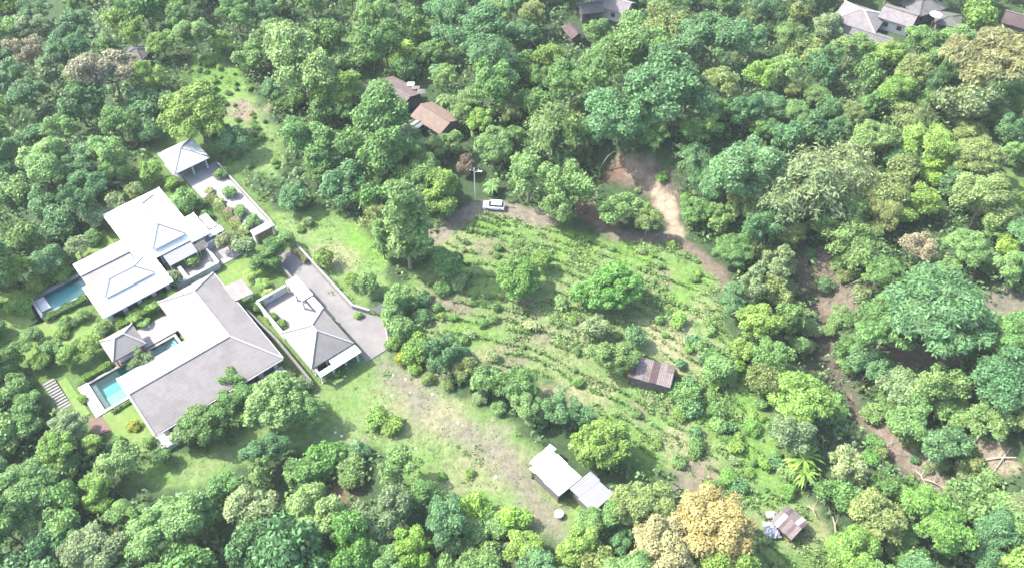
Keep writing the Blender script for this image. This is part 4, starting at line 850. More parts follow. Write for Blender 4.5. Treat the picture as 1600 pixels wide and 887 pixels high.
# ------------------------------------------------------------------ trees one can point at (photograph x, y, crown width)
NOTABLE = [
 ('dome', 808, 434, 88, 'vivid', 'bright round tree in the upper meadow, left of the two big meadow trees'),
 ('dome', 962, 448, 104, 'vivid', 'largest bright green tree standing in the middle of the meadow'),
 ('small', 912, 458, 52, 'vivid', 'smaller green tree touching the left side of the largest meadow tree'),
 ('small', 700, 408, 58, 'mid', 'round dark green tree at the upper left corner of the meadow below the gravel road'),
 ('small', 506, 402, 36, 'yg', 'lone yellow green young tree on the lawn right of the gate'),
 ('small', 845, 405, 40, 'yg', 'small yellowish treelet at the upper right of the left meadow tree'),
 ('column', 632, 345, 80, 'light', 'tall light green tree rising beside the concrete drive lawn with its pale trunk showing'),
 ('column', 596, 372, 34, 'light', 'slender tree with a tall bare pale trunk on the lawn edge'),
 ('medium', 690, 300, 80, 'yg', 'round leafy tree just left of the utility pole'),
 ('medium', 645, 290, 78, 'mid', 'dark round tree left of the leafy tree by the utility pole'),
 ('airy', 826, 275, 90, 'light', 'feathery light green tree directly right of the white car, the left of a pair'),
 ('airy', 888, 290, 92, 'light', 'feathery light green tree forming the right half of the pair by the white car'),
 ('airy', 870, 325, 66, 'light', 'lower feathery tree under the pair beside the white car'),
 ('dome', 938, 694, 108, 'yg', 'dense round tree whose crown leans over the two white sheds'),
 ('airy', 868, 640, 62, 'blue', 'grey green tree above the white shed on the bank'),
 ('airy', 905, 648, 52, 'blue', 'bluish tree on the bank just left of the dense tree over the sheds'),
 ('medium', 800, 600, 66, 'mid', 'green tree on the bank between the field and the meadow terraces'),
 ('medium', 825, 632, 62, 'light', 'leafy tree on the bank below the grass terraces, left of the grey green tree'),
 ('small', 762, 590, 56, 'light', 'small tree with pale top on the bank edge'),
 ('airy', 692, 548, 66, 'blue', 'bluish tree with a pale side at the top left of the bank row'),
 ('small', 728, 575, 44, 'olive', 'olive brown tinged small tree on the bank near the field'),
 ('medium', 612, 478, 60, 'light', 'tree at the right end of the long pale wall'),
 ('small', 628, 510, 50, 'light', 'small tree behind the white post fence'),
 ('small', 575, 442, 40, 'light', 'pale green young tree on the lawn right of the long wall'),
 ('small', 548, 436, 30, 'yg', 'little yellow green tree close to the long pale wall'),
 ('dome', 432, 628, 124, 'light', 'very large light green tree in front of the lower villa roof'),
 ('medium', 355, 598, 56, 'mid', 'dark green tree tucked against the lower eave of the lower villa'),
 ('medium', 318, 672, 72, 'mid', 'dark leafy tree below the lower villa, left of the very large tree'),
 ('small', 282, 680, 46, 'grey', 'greyish shrubby tree at the lower corner of the lower villa'),
 ('medium', 302, 655, 56, 'grey', 'grey leafed tree against the lower left part of the lower villa eave'), ('small', 385, 612, 46, 'mid', 'dark small tree between the eave tree and the very large tree'), ('medium', 350, 640, 60, 'mid', 'dark tree in front of the plinth of the lower villa'), ('airy', 405, 735, 52, 'light', 'light feathery tree in the middle of the shaded lawn'), ('small', 250, 712, 38, 'mid', 'small dark tree on the left end of the shaded lawn'), ('bush', 452, 600, 34, 'mid', 'dark bush under the right corner of the lower villa roof'),
 ('bush', 560, 705, 40, 'blue', 'bluish bush in the tree shade on the lower field'), ('bush', 470, 735, 44, 'light', 'light green bush left of the bright bushes in the shaded lawn'),
 ('airy', 478, 640, 62, 'light', 'light green tree right of the very large tree by the lower villa'),
 ('medium', 415, 700, 62, 'blue', 'bluish tree directly below the very large tree by the lower villa'),
 ('dome', 1250, 622, 118, 'yg', 'big glowing yellow green tree at the right edge of the meadow'),
 ('medium', 1195, 505, 70, 'yg', 'yellow green tree beside the stream, above the big glowing tree'),
 ('small', 1160, 545, 44, 'yg', 'small yellow green tree just below left of the yellow green stream tree'),
 ('medium', 1150, 468, 56, 'blue', 'silvery blue green tree at the foot of the dirt track'),
 ('small', 1248, 540, 38, 'light', 'small light green tree on the stream bank, right of the yellow green tree'),
 ('small', 1292, 516, 26, 'light', 'sapling on the brown stream bank'),
 ('small', 1120, 578, 56, 'light', 'light green small tree on the meadow right of the rusty hut'),
 ('bush', 1068, 616, 52, 'mid', 'dark green rounded bush just right of the rusty hut'),
 ('medium', 958, 556, 66, 'light', 'green tree shading the left end of the rusty hut'),
 ('small', 930, 512, 50, 'pale', 'pale slim tree above the rusty hut'),
 ('small', 995, 525, 40, 'blue', 'bluish small tree above the rusty hut roof'),
 ('banana', 832, 505, 34, 'pale', 'pale leafed banana clump in the left part of the meadow'),
 ('banana', 878, 470, 36, 'light', 'banana plant left of the largest meadow tree'),
 ('medium', 968, 322, 74, 'light', 'green tree between the dirt track and the landslide'),
 ('airy', 1012, 345, 50, 'olive', 'thin olive tree at the foot of the landslide'),
 ('dome', 1088, 330, 62, 'mid', 'round dark green tree on the right side of the sand face'),
 ('airy', 1132, 338, 54, 'light', 'drooping light green tree right of the sand face'),
 ('large', 1160, 262, 128, 'blue', 'wide dark blue green tree above the sand face'),
 ('airy', 1214, 412, 66, 'pale', 'pale yellowish tree over the dark stream bend'),
 ('airy', 1176, 442, 58, 'pale', 'pale flowering tree between the dirt track and the stream'),
 ('flat', 1462, 478, 168, 'blue', 'huge spreading umbrella tree with visible limbs on the right'),
 ('flat', 1392, 505, 118, 'mid', 'lighter spreading tree on the left flank of the huge umbrella tree'),
 ('medium', 1465, 262, 66, 'lime', 'single vivid lime green tree among dark trees on the right'),
 ('banana', 1508, 252, 42, 'blue', 'banana clump right of the vivid lime green tree'), ('banana', 1548, 250, 40, 'blue', 'farther right banana clump past the vivid lime green tree'),
 ('flat', 1556, 92, 150, 'ochre', 'broad ochre brown crowned tree at the top right'),
 ('small', 1530, 22, 60, 'yg', 'yellow green tree below the top edge, left of the maroon corner roof'),
 ('airy', 860, 92, 60, 'yg', 'yellow green drooping tree at the top centre below the shaded shack'),
 ('airy', 1188, 118, 66, 'yg', 'yellow green tree at the upper right of the big central canopy'), ('airy', 1230, 108, 60, 'light', 'light green tree right of the yellow green one below the top right houses'),
 ('large', 585, 212, 150, 'mid', 'big round dense tree in front of the pinkish brown roof'),
 ('medium', 655, 245, 74, 'mid', 'green tree below the orange terracotta roof'),
 ('medium', 540, 290, 84, 'blue', 'silvery blue green tree beneath the big dense tree'),
 ('large', 305, 175, 118, 'yg', 'large yellow topped tree behind the carport'),
 ('medium', 350, 215, 62, 'blue', 'dark bluish tree at the right corner of the carport'),
 ('large', 468, 105, 136, 'light', 'large light green tree above the grassy strip at the top left'),
 ('medium', 525, 135, 84, 'yg', 'yellow green tree left of the dark maroon annexe'),
 ('medium', 425, 62, 88, 'mid', 'mid green tree at the head of the grassy strip'),
 ('large', 488, 225, 96, 'mid', 'dark green tree on the right edge of the grassy strip'),
 ('large', 172, 112, 104, 'pink', 'pinkish brown leafed tree below the small forest hut'),
 ('airy', 44, 82, 62, 'pink', 'greyish pink crowned tree at the far left by the dark gully'),
 ('medium', 52, 42, 46, 'grey', 'small grey green crown at the upper left gully edge'),
 ('small', 180, 30, 50, 'yg', 'bright yellow green crown left of the small forest hut'),
 ('medium', 118, 42, 62, 'blue', 'smooth blue green crown at the top left'),
 ('lumpy', 1116, 818, 150, 'orange', 'orange tan tree in seed at the bottom edge right of centre'),
 ('lumpy', 1036, 862, 142, 'tan', 'pale tan clustered tree cut by the bottom edge'),
 ('large', 1000, 778, 104, 'olive', 'olive green tree hiding the corner of the lavender grey shed'),
 ('medium', 940, 815, 72, 'mid', 'green tree below the lavender grey shed'), ('medium', 905, 862, 84, 'yg', 'yellow green tree at the bottom edge below the well'), ('medium', 970, 838, 50, 'blue', 'blue green tree between the well tree and the tan tree'),
 ('airy', 622, 732, 78, 'light', 'light blue green tree standing alone on the left of the bottom field'),
 ('large', 590, 805, 104, 'grey', 'grey green bushy tree at the bottom left of the field'), ('large', 492, 800, 112, 'light', 'light green tree in the lower left thicket'),
 ('bush', 500, 718, 66, 'vivid', 'bright green bush in the shaded lawn below the lower villa'), ('bush', 528, 708, 46, 'vivid', 'second bright green bush touching the one in the shaded lawn'),
 ('medium', 642, 862, 84, 'lime', 'vivid lime tree at the bottom edge left of centre'), ('bush', 742, 798, 66, 'lime', 'lime green thicket at the bottom of the field, its left half'), ('bush', 800, 812, 62, 'lime', 'lime green thicket at the bottom of the field, its right half'), ('bush', 688, 800, 56, 'yg', 'yellow green bush left of the lime thicket'), ('medium', 826, 855, 70, 'yg', 'tree at the bottom edge just left of the well tree'),
 ('bush', 588, 652, 44, 'yg', 'yellow green bush on the open field, left one'), ('bush', 612, 662, 40, 'yg', 'yellow green bush on the open field, right one'),
 ('medium', 88, 700, 68, 'yg', 'rounded bright topped tree just below the stone stair'), ('medium', 110, 664, 62, 'grey', 'grey feathery tree hanging over the stone stair'), ('small', 145, 695, 40, 'yg', 'small yellow green tree left of the lawn by the villa'), ('medium', 178, 728, 74, 'light', 'tree with clustered crown below the small lawn'), ('medium', 152, 772, 62, 'yg', 'pale topped tree left of the shaded lawn'),
 ('large', 262, 822, 120, 'light', 'big light green tree at the bottom left thicket'), ('large', 150, 850, 110, 'grey', 'grey green tree at the lower left'), ('large', 42, 762, 104, 'light', 'light tree at the left edge'), ('medium', 330, 778, 76, 'mid', 'dark tree at the lower edge of the shaded lawn'), ('medium', 395, 790, 90, 'pale', 'pale dotted tree right of the dark tree below the shaded lawn'),
 ('tall_palm', 1262, 722, 92, 'lime', 'bright green spiky banana clump fanning its long leaves below the big glowing tree'), ('banana', 1248, 738, 52, 'yg', 'banana plant under the spiky bright clump'),
 ('airy', 1324, 728, 72, 'pale', 'pale dotted leafy tree right of the spiky bright clump'), ('medium', 1372, 800, 96, 'olive', 'olive tree at the lower right'), ('large', 1462, 812, 116, 'vivid', 'big bright green tree at the lower right below the brown stream bank'), ('large', 1540, 850, 108, 'blue', 'dark blue green tree at the bottom right corner'), ('large', 1340, 868, 104, 'yg', 'yellow green tree at the bottom edge right of the red hut'),
 ('medium', 1480, 690, 84, 'blue', 'dark green tree right of the dry stream bed'), ('medium', 1405, 610, 84, 'grey', 'greyish twiggy tree below the umbrella trees'), ('medium', 1360, 570, 74, 'blue', 'dark tree at the foot of the lighter spreading tree'), ('airy', 1468, 600, 92, 'light', 'light green thicket tree under the huge umbrella tree'),
 ('large', 1575, 590, 128, 'blue', 'large feathery tree at the right edge, middle height'), ('large', 1590, 530, 110, 'mid', 'tree on the right edge above the large feathery tree'),
 ('bamboo', 1272, 285, 130, 'grey', 'big arching grey green bamboo clump over the dark stream head'), ('bamboo', 1322, 262, 96, 'pale', 'pale bamboo clump, right of the big arching one'), ('bamboo', 1225, 310, 92, 'grey', 'grey bamboo clump, left of the big arching one'), ('bamboo', 868, 200, 96, 'light', 'light bamboo clump above the pair of feathery trees'), ('bamboo', 770, 90, 80, 'blue', 'dark bamboo clump at the top centre left'), ('bamboo', 940, 110, 92, 'mid', 'bamboo clump in the big central canopy'), ('bamboo', 1340, 380, 88, 'light', 'bamboo clump right of the brown bank'),
 ('large', 985, 75, 130, 'mid', 'dark dense tree at the top centre in front of the pale roof'), ('large', 1060, 150, 150, 'blue', 'very wide dark blue green tree in the central canopy'), ('large', 970, 175, 124, 'blue', 'dark tree left of the very wide central tree'), ('large', 1118, 60, 120, 'blue', 'dark tree at the top, left of the pinkish hip roofed house'), ('large', 1052, 45, 100, 'olive', 'olive yellow tree at the top, right of the pale grey pink roof'),
 ('airy', 1435, 385, 66, 'pink', 'greyish pink bare topped tree on the right slope'), ('medium', 1400, 290, 90, 'olive', 'olive tree left of the vivid lime tree'), ('large', 1535, 320, 104, 'olive', 'olive green tree below the banana clumps'), ('medium', 1430, 320, 76, 'yg', 'yellowish tree below the vivid lime tree'), ('small', 1576, 385, 42, 'lime', 'small lime crown at the right edge'),
 ('banana', 592, 60, 50, 'lime', 'banana grove plant at the top, left one'), ('banana', 628, 72, 54, 'lime', 'banana grove plant at the top, middle one'), ('banana', 660, 84, 54, 'yg', 'banana grove plant at the top, right one'), ('banana', 640, 108, 50, 'blue', 'banana plant behind the pile of sheets'), ('banana', 690, 98, 50, 'blue', 'banana plant up right of the pile of sheets'), ('banana', 700, 152, 44, 'light', 'banana plant above the orange terracotta roof'), ('banana', 770, 290, 44, 'light', 'banana plant just above the white car'), ('small', 728, 256, 36, 'brown', 'small brownish tree behind the utility pole'),
 ('medium', 1330, 76, 62, 'light', 'light green tree in front of the grey lower roof at the top right, left one'), ('medium', 1385, 84, 60, 'yg', 'leafy tree in front of the grey lower roof at the top right, right one'), ('medium', 1440, 62, 64, 'mid', 'green tree just below the white satellite dish'), ('medium', 1490, 62, 58, 'light', 'green tree below the mossy grey roof'),
 ('medium', 1290, 40, 60, 'grey', 'grey green tree at the left corner of the pale pinkish hip roofed house'), ('small', 985, 34, 50, 'light', 'light tree directly under the pale roof at the top centre'), ('medium', 930, 48, 56, 'mid', 'green tree right of the dark shack roof at the top centre'), ('medium', 700, 226, 50, 'light', 'tree at the lower right corner of the orange terracotta roof'), ('small', 640, 212, 46, 'grey', 'grey green small tree below left of the orange terracotta roof'), ('small', 600, 172, 40, 'yg', 'small tree at the lower edge of the pinkish brown roof'),
 ('airy', 775, 130, 92, 'mid', 'green tree right of the banana plants in the upper forest'), ('large', 745, 60, 110, 'blue', 'dark rounded tree at the top left of centre'), ('large', 690, 30, 90, 'blue', 'dark blue tree at the very top above the banana grove'),
]
for key, px, py, d, colr, lab in NOTABLE: plant_px(key, px, py, d, colr, lab)
# garden planting round the villas
GARDEN = [
 ('small_palm', 326, 296, 20, 'olive', 'ornamental palm in the driveway bed, first from the carport'), ('small_palm', 342, 312, 20, 'olive', 'ornamental palm in the driveway bed, second from the carport'), ('small_palm', 356, 327, 20, 'brown', 'ornamental palm in the driveway bed, third from the carport'), ('small_palm', 368, 340, 20, 'brown', 'ornamental palm in the driveway bed, fourth from the carport'), ('small_palm', 381, 352, 22, 'olive', 'ornamental palm in the driveway bed, nearest the gate'),
 ('bush', 270, 286, 30, 'yg', 'yellow green bush between carport and upper villa roof'), ('small', 288, 312, 44, 'light', 'leafy small tree at the top right edge of the upper villa roof'), ('bush', 312, 318, 24, 'grey', 'grey green bush beside the entrance of the upper villa'), ('bush', 322, 338, 24, 'mid', 'dark bush at the entrance canopy of the upper villa'),
 ('bush', 296, 405, 34, 'light', 'leafy bush growing inside the white walled planted court'), ('bush', 308, 398, 20, 'grey', 'grey bush inside the planted court'),
 ('palm', 232, 474, 34, 'yg', 'fan of yellow green palm fronds between the villas, middle one'), ('palm', 208, 492, 34, 'yg', 'fan of yellow green palm fronds between the villas, left one'), ('palm', 252, 462, 30, 'yg', 'fan of yellow green palm fronds between the villas, right one'), ('palm', 222, 500, 28, 'vivid', 'green palm below the yellow green fans'),
 ('small', 268, 435, 36, 'grey', 'grey leafed small tree between upper villa court and lower villa roof'), ('airy', 222, 562, 42, 'grey', 'grey feathery tree overhanging the middle of the turquoise pool'), ('small', 205, 572, 20, 'mid', 'small green plant at the gazebo end of the turquoise pool'),
 ('bush', 152, 468, 26, 'blue', 'bluish bush at the corner of the upper villa wing'), ('bush', 104, 505, 30, 'mid', 'dark clipped shrub mass below the small pale pool, left one'), ('bush', 130, 494, 28, 'mid', 'dark clipped shrub mass below the small pale pool, right one'),
 ('small', 140, 540, 42, 'yg', 'pale yellow green dome shaped tree left of the gazebo'), ('small', 110, 556, 44, 'yg', 'yellow green dome shaped tree above the turquoise pool lawn'), ('small', 78, 545, 40, 'light', 'garden tree at the left of the dome shaped trees'), ('small', 52, 522, 36, 'light', 'garden tree near the left lawn corner'), ('bush', 160, 512, 30, 'light', 'bush above the gazebo roof'), ('small', 62, 565, 36, 'yg', 'bright garden tree above the stone stair'), ('bush', 96, 520, 26, 'yg', 'hedge shrub on the small garden lawn'),
 ('bush', 128, 622, 20, 'lime', 'lime green shrub in the narrow grass strip'), ('bush', 208, 664, 24, 'yellow', 'yellow shrub on the small mown lawn'), ('bush', 185, 690, 26, 'mid', 'green shrub below the mown lawn'), ('bush', 232, 690, 26, 'mid', 'dark shrub at the corner of the plinth'),
 ('small', 382, 385, 46, 'grey', 'grey green tree left of the gate'), ('small', 355, 376, 40, 'pale', 'pale leafed tree beside the entrance canopy'), ('medium', 428, 395, 50, 'mid', 'dark green tree just below the gate'), ('small', 405, 410, 36, 'mid', 'dark tree left of the concrete drive head'), ('small', 445, 372, 34, 'light', 'tree right of the gate'),
 ('palm', 388, 425, 30, 'yg', 'yellowish palm above the porch roof, left one'), ('palm', 408, 440, 30, 'yg', 'yellowish palm above the porch roof, middle one'), ('palm', 418, 458, 28, 'olive', 'olive palm above the porch roof, right one'), ('bush', 402, 478, 28, 'mid', 'dark bush in the corner of the porch roof'), ('bush', 424, 495, 22, 'yg', 'small bush in the gap between villa and courtyard'), ('bush', 440, 505, 20, 'yg', 'bush at the upper left corner of the pyramid roof'),
 ('small_palm', 488, 466, 18, 'brown', 'dark little palm beside the white entrance canopy'), ('small_palm', 497, 474, 16, 'grey', 'grey little palm on the drive edge'), ('bush', 472, 602, 36, 'grey', 'grey bush at the lower corner of the garage pavilion'), ('bush', 450, 585, 24, 'olive', 'olive bush between the lower villa and the garage pavilion'), ('bush', 545, 566, 22, 'blue', 'dark shrub under the front canopy of the garage pavilion'), ('bush', 520, 580, 24, 'blue', 'dark shrub at the front of the garage, left of the other'),
 ('bush', 60, 440, 44, 'yg', 'yellow green garden bush above the small pale pool'), ('bush', 92, 425, 40, 'yg', 'garden bush above the small pale pool, right one'), ('bush', 30, 475, 44, 'yg', 'garden bush left of the small pale pool'), ('small', 120, 388, 44, 'pale', 'pale garden tree left of the upper villa wing'), ('bush', 145, 370, 34, 'light', 'bush beside the lawn tucked behind the upper villa'), ('small', 148, 335, 46, 'grey', 'smooth grey green tree left of the upper villa roof'), ('small', 180, 318, 40, 'pale', 'pale tree above the upper villa roof, left'), ('small', 212, 298, 38, 'olive', 'olive tree above the upper villa roof, right'), ('small', 235, 268, 42, 'yg', 'yellow green tree left of the carport'),
 ('bush', 480, 345, 22, 'pale', 'pale bush at the top of the lawn by the gate'), ('bush', 375, 330, 26, 'light', 'bush on the right side of the upper driveway, upper one'), ('bush', 395, 345, 26, 'light', 'bush on the right side of the upper driveway, lower one'), ('bush', 358, 300, 28, 'light', 'bush right of the upper driveway near the carport'), ('bush', 345, 272, 24, 'mid', 'bush at the right corner of the carport'),
 ('bush', 612, 536, 26, 'yg', 'bush outside the white post fence, upper one'), ('bush', 630, 560, 30, 'yellow', 'yellow green bush at the field edge below the post fence'), ('bush', 648, 575, 26, 'yg', 'bush at the field edge, second below the post fence'), ('bush', 668, 590, 26, 'olive', 'olive bush at the field edge'), ('bush', 700, 600, 24, 'olive', 'reddish olive bush on the bank edge'),
]
for key, px, py, d, colr, lab in GARDEN: plant_px(key, px, py, d, colr, lab)
def hedge(pts, h, w, colr, label, seed):
    rng = np.random.default_rng(seed); pos = []
    for a, b in zip(pts[:-1], pts[1:]):
        a = np.array(W(*a)); b = np.array(W(*b)); Ln = np.hypot(*(b-a)); n = int(Ln*170*(h+w)); s = rng.uniform(0, 1, n)[:, None]; e = (b-a)/Ln; nn = np.array([-e[1], e[0]])
        o = rng.uniform(-1, 1, n); zz = rng.uniform(0.05, 1, n); side = rng.uniform(size=n) < .5; o = np.where(side, np.sign(o), o); zz = np.where(side, zz, 1)
        bulge = 1+.18*np.sin(s[:, 0]*Ln*1.9); xy = a+(b-a)*s+nn*(o*w/2*bulge)[:, None]; pos.append(np.concatenate([xy, (zz*h*bulge+.02)[:, None]], 1))
    pos = np.concatenate(pos); V = leaves_from(pos, rng.normal(size=pos.shape)*.6+np.array([0, 0, .8]), .3, rng); c0 = pos[0].copy(); c0[2] = 0
    o = link_mesh('hedge', quads_mesh('hedge', V-c0), None, c0); o.color = (*COLS[colr], 1); tag(o, label, 'hedge')
hedge([(23.6, -29), (23.8, -14.5)], .8, 1.6, 'olive', 'olive hedge strip planted in the driveway bed', 1)
hedge([(-14.6, -27.4), (-4.8, -27.2)], 1.2, 1.0, 'yg', 'clipped hedge behind the small pale pool', 2)
hedge([(-14.9, -27), (-15.0, -21)], .9, .9, 'light', 'short hedge at the far end of the small pale pool', 3)
hedge([(-13.5, -19.6), (-5.8, -19.5)], .9, 1.3, 'mid', 'dark hedge along the near side of the small pale pool', 4)
hedge([(-13.5, -2.9), (-8.5, -2.9)], .8, .9, 'yg', 'low hedge above the turquoise pool', 5)
hedge([(-12.5, 6.3), (-7.8, 6.3)], .5, .5, 'mid', 'low hedge between the turquoise pool and mown lawn', 6)
hedge([(29.2, -5.6), (29.2, -1.2)], 1.0, .8, 'ochre', 'ochre yellow hedge at the head of the concrete drive', 7)
hedge([(25.3, 13.0), (25.3, 21)], 1.0, .6, 'mid', 'thin hedge between the garage pavilion and the drive', 8)
hedge([(-4.5, -9.2), (7.4, -9.2)], 1.7, 1.9, 'yg', 'tall leafy planting along the near side of the upper villa', 10)
hedge([(4, -8.8), (14, -9.0)], 1.2, 1.0, 'mid', 'planting in the gap between the two villa roofs', 11)
hedge([(13.3, 1.8), (14.1, 11)], 1.0, .6, 'olive', 'thin planting along the right wall of the lower villa', 12)
hedge([(30.4, -5), (30.4, 8)], .5, .7, 'light', 'weedy strip outside the long pale wall', 13)
hedge([(-18, -12), (-9.5, -10), (-7.5, -8)], 1.0, 1.4, 'light', 'curved garden hedge above the gazebo', 9)

# ------------------------------------------------------------------ forest
LAND = [(288, 240, 'carport'), (225, 380, 'upper villa'), (330, 560, 'lower villa'), (195, 530, 'gazebo'), (497, 535, 'garage pavilion'), (90, 620, 'stone stair'), (420, 362, 'gateway'), (743, 290, 'utility pole'), (772, 322, 'white car'), (1040, 310, 'sand face'),
        (1018, 580, 'rusty hut'), (1230, 820, 'red hut'), (868, 740, 'white shed'), (873, 804, 'well cover'), (686, 188, 'orange roofed house'), (617, 147, 'pinkish brown roof'), (214, 83, 'forest hut'), (1461, 26, 'satellite dish'), (960, 8, 'pale roof at the top centre'), (1556, 92, 'ochre crowned tree'),
        (1465, 262, 'vivid lime tree'), (1272, 285, 'big arching bamboo'), (1462, 478, 'huge umbrella tree'), (1250, 622, 'big glowing yellow green tree'), (1042, 855, 'pale tan tree'), (172, 112, 'pinkish leafed tree'), (305, 175, 'yellow topped tree'), (432, 628, 'very large tree by the lower villa'),
        (622, 732, 'lone tree in the bottom field'), (1460, 755, 'widest bare stream bed'), (1555, 715, 'sandy slip'), (1590, 590, 'feathery tree at the right edge'), (1300, 430, 'brown bank'), (0, 0, 'top left corner of the photo'), (0, 887, 'bottom left corner of the photo'), (1600, 887, 'bottom right corner of the photo'),
        (1592, 32, 'maroon corner roof'), (640, 72, 'banana grove'), (1343, 27, 'pinkish hip roofed house'), (1262, 722, 'spiky bright banana clump'), (50, 460, 'small pale pool'), (808, 432, 'upper left meadow tree'), (962, 446, 'largest meadow tree'), (570, 480, 'long pale wall'), (100, 0, 'smooth crown at the top left'), (490, 800, 'light tree in the lower left thicket'), (1100, 400, 'dirt track'), (0, 300, 'middle of the left edge'), (1160, 262, 'wide tree above the sand face')]
USED = set()
def where(px, py, what):
    ls = sorted(LAND, key=lambda l: math.hypot(l[0]-px, l[1]-py))
    for k in range(14):
        lx, ly, nm = ls[k]; dx, dy = px-lx, py-ly
        if math.hypot(dx, dy) < 12: continue
        a = math.degrees(math.atan2(-dy, dx)) % 360; dr = ['right of', 'up right of', 'above', 'up left of', 'left of', 'down left of', 'below', 'down right of'][int(((a+22.5) % 360)//45)]
        for far in (('', ) if k == 0 else ('', )) + (' some way', ' far'):
            if far == ' some way' and math.hypot(dx, dy) < 110 or far == ' far' and math.hypot(dx, dy) < 190: continue
            lab = '%s%s %s the %s' % (what, far, dr, nm)
            if lab not in USED and len(lab.split()) <= 16: USED.add(lab); return lab
    return what
def to_px(x, y, z):
    d = Vector((x, y, z-CAM_H)); yc = d.y*SP+d.z*CP; zc = d.y*CP-d.z*SP; return 800+FPX*d.x/zc, 443.5-FPX*yc/zc
OPEN = [MEADOW, FIELD, PATCHLAWN, TOPSTRIP,
        [(0, 490), (50, 440), (115, 395), (160, 320), (235, 265), (255, 210), (335, 215), (360, 270), (430, 350), (480, 400), (605, 500), (625, 560), (500, 610), (480, 590), (430, 590), (250, 705), (130, 670), (65, 600)],
        [(560, 120), (670, 125), (715, 200), (670, 215), (560, 170)], [(700, 240), (760, 250), (800, 300), (800, 345), (700, 350)], [(815, 690), (900, 690), (960, 760), (950, 810), (860, 830), (800, 740)], [(1290, 0), (1500, 0), (1500, 45), (1400, 75), (1330, 60)], [(1560, 5), (1600, 5), (1600, 60), (1560, 45)], [(885, 0), (1000, 0), (1000, 20), (910, 70), (880, 60)], [(195, 70), (235, 70), (235, 98), (195, 98)],
        [(700, 345), (760, 300), (810, 320), (940, 330), (930, 235), (1060, 240), (1085, 370), (1140, 430), (1080, 440), (850, 360), (720, 380)],
        [(1262, 385), (1300, 385), (1312, 445), (1350, 455), (1340, 480), (1300, 500), (1308, 560), (1350, 620), (1420, 690), (1490, 740), (1480, 780), (1440, 765), (1330, 700), (1320, 640), (1285, 560), (1270, 480)],
        [(1510, 680), (1600, 680), (1600, 740), (1530, 750)], [(1380, 530), (1500, 530), (1500, 580), (1380, 580)], [(1545, 460), (1600, 460), (1600, 500), (1545, 500)], [(1555, 255), (1600, 255), (1600, 320), (1560, 310)]]
open_w = [np.array(p, float) for p in OPEN]
taken = np.array([[a[1], a[2], a[3]] for a in NOTABLE if a[0] not in ('bush', 'banana', 'palm')], float)
def zone(px, py):
    if py < 300 and px < 300: return 'left', [('blue', 6), ('mid', 4), ('light', 3), ('yg', 2), ('grey', 2)]
    if px < 230: return 'left', [('blue', 5), ('mid', 5), ('light', 4), ('yg', 1)]
    if py > 590 and px < 760: return 'lower', [('light', 5), ('mid', 4), ('blue', 3), ('yg', 2), ('vivid', 2), ('grey', 2)]
    if px < 780 and py < 330: return 'village', [('mid', 5), ('light', 4), ('yg', 2), ('blue', 3)]
    if py < 260 and px < 1220: return 'centre', [('blue', 5), ('mid', 4), ('dark', 2), ('light', 2), ('olive', 1)]
    if py < 460: return 'right', [('olive', 4), ('mid', 5), ('light', 3), ('blue', 3), ('yg', 1), ('grey', 1)]
    return 'ravine', [('mid', 4), ('light', 4), ('blue', 3), ('olive', 2), ('grey', 2), ('yg', 1)]
ZL = dict(left='dense forest on the slope left of the villas', lower='thicket below the villas and field', village='woods round the village houses', centre='canopy north of the landslide', right='wooded slope below the top right houses', ravine='woods along the dry stream')
CN = dict(blue='blue green', mid='mid green', light='light green', yg='yellow green', grey='grey green', dark='dark green', vivid='bright green', olive='olive green')
rnd = random.Random(5); placed = []; count = 0; tries = 0
while count < 262 and tries < 60000:
    tries += 1
    px = rnd.uniform(-45, 1645); py = rnd.uniform(-32, 925)
    sc = 0.72+0.55*py/887
    d = rnd.choice([56, 66, 78, 92, 106])*sc*rnd.uniform(.9, 1.1); fr = .64 if tries < 12000 else (.52 if tries < 30000 else .42)
    if any(bool(inside(px, py, p)) for p in OPEN): continue
    e = min(float(-sdist(np.array(px), np.array(py), p)) for p in OPEN[:5])
    e2 = min(float(-sdist(np.array(px), np.array(py), p)) for p in OPEN[5:])
    if e < d*.26 or -float(sdist(np.array(px), np.array(py), TOPSTRIP)) < d*.5 or e2 < d*.30: continue
    if len(taken) and np.any(np.hypot(taken[:, 0]-px, (taken[:, 1]-py)*1.25) < (taken[:, 2]+d)*.5*fr): continue
    taken = np.vstack([taken, [px, py, d]]); count += 1
    zn, cw = zone(px, py); colr = rnd.choices([a for a, b in cw], [b for a, b in cw])[0]
    key = 'large' if d/sc > 76 else 'medium'
    rk = rnd.random()
    if rk < .14: key = 'airy'
    elif rk < .36: key = 'ragged'
    elif rk < (.56 if zn in ('lower', 'ravine', 'left') else .42): key = 'mound'
    if zn in ('centre', 'right') and rnd.random() < .08: key = 'bamboo'
    if zn in ('right',) and rnd.random() < .12: key = 'flat'
    kn = {'large': 'broad', 'medium': 'rounded', 'airy': 'feathery', 'bamboo': 'arching', 'flat': 'flat topped', 'ragged': 'ragged', 'mound': 'vine covered'}[key]
    noun = 'bamboo clump' if key == 'bamboo' else 'tree'
    plant_px(key, px, py, d, colr, where(px, py, '%s %s %s' % (kn, CN[colr], noun)), '%s %s %ss in the %s' % (kn, CN[colr], noun, ZL[zn]), hf=rnd.uniform(.9, 1.25))
print('forest trees', count, 'tries', tries)
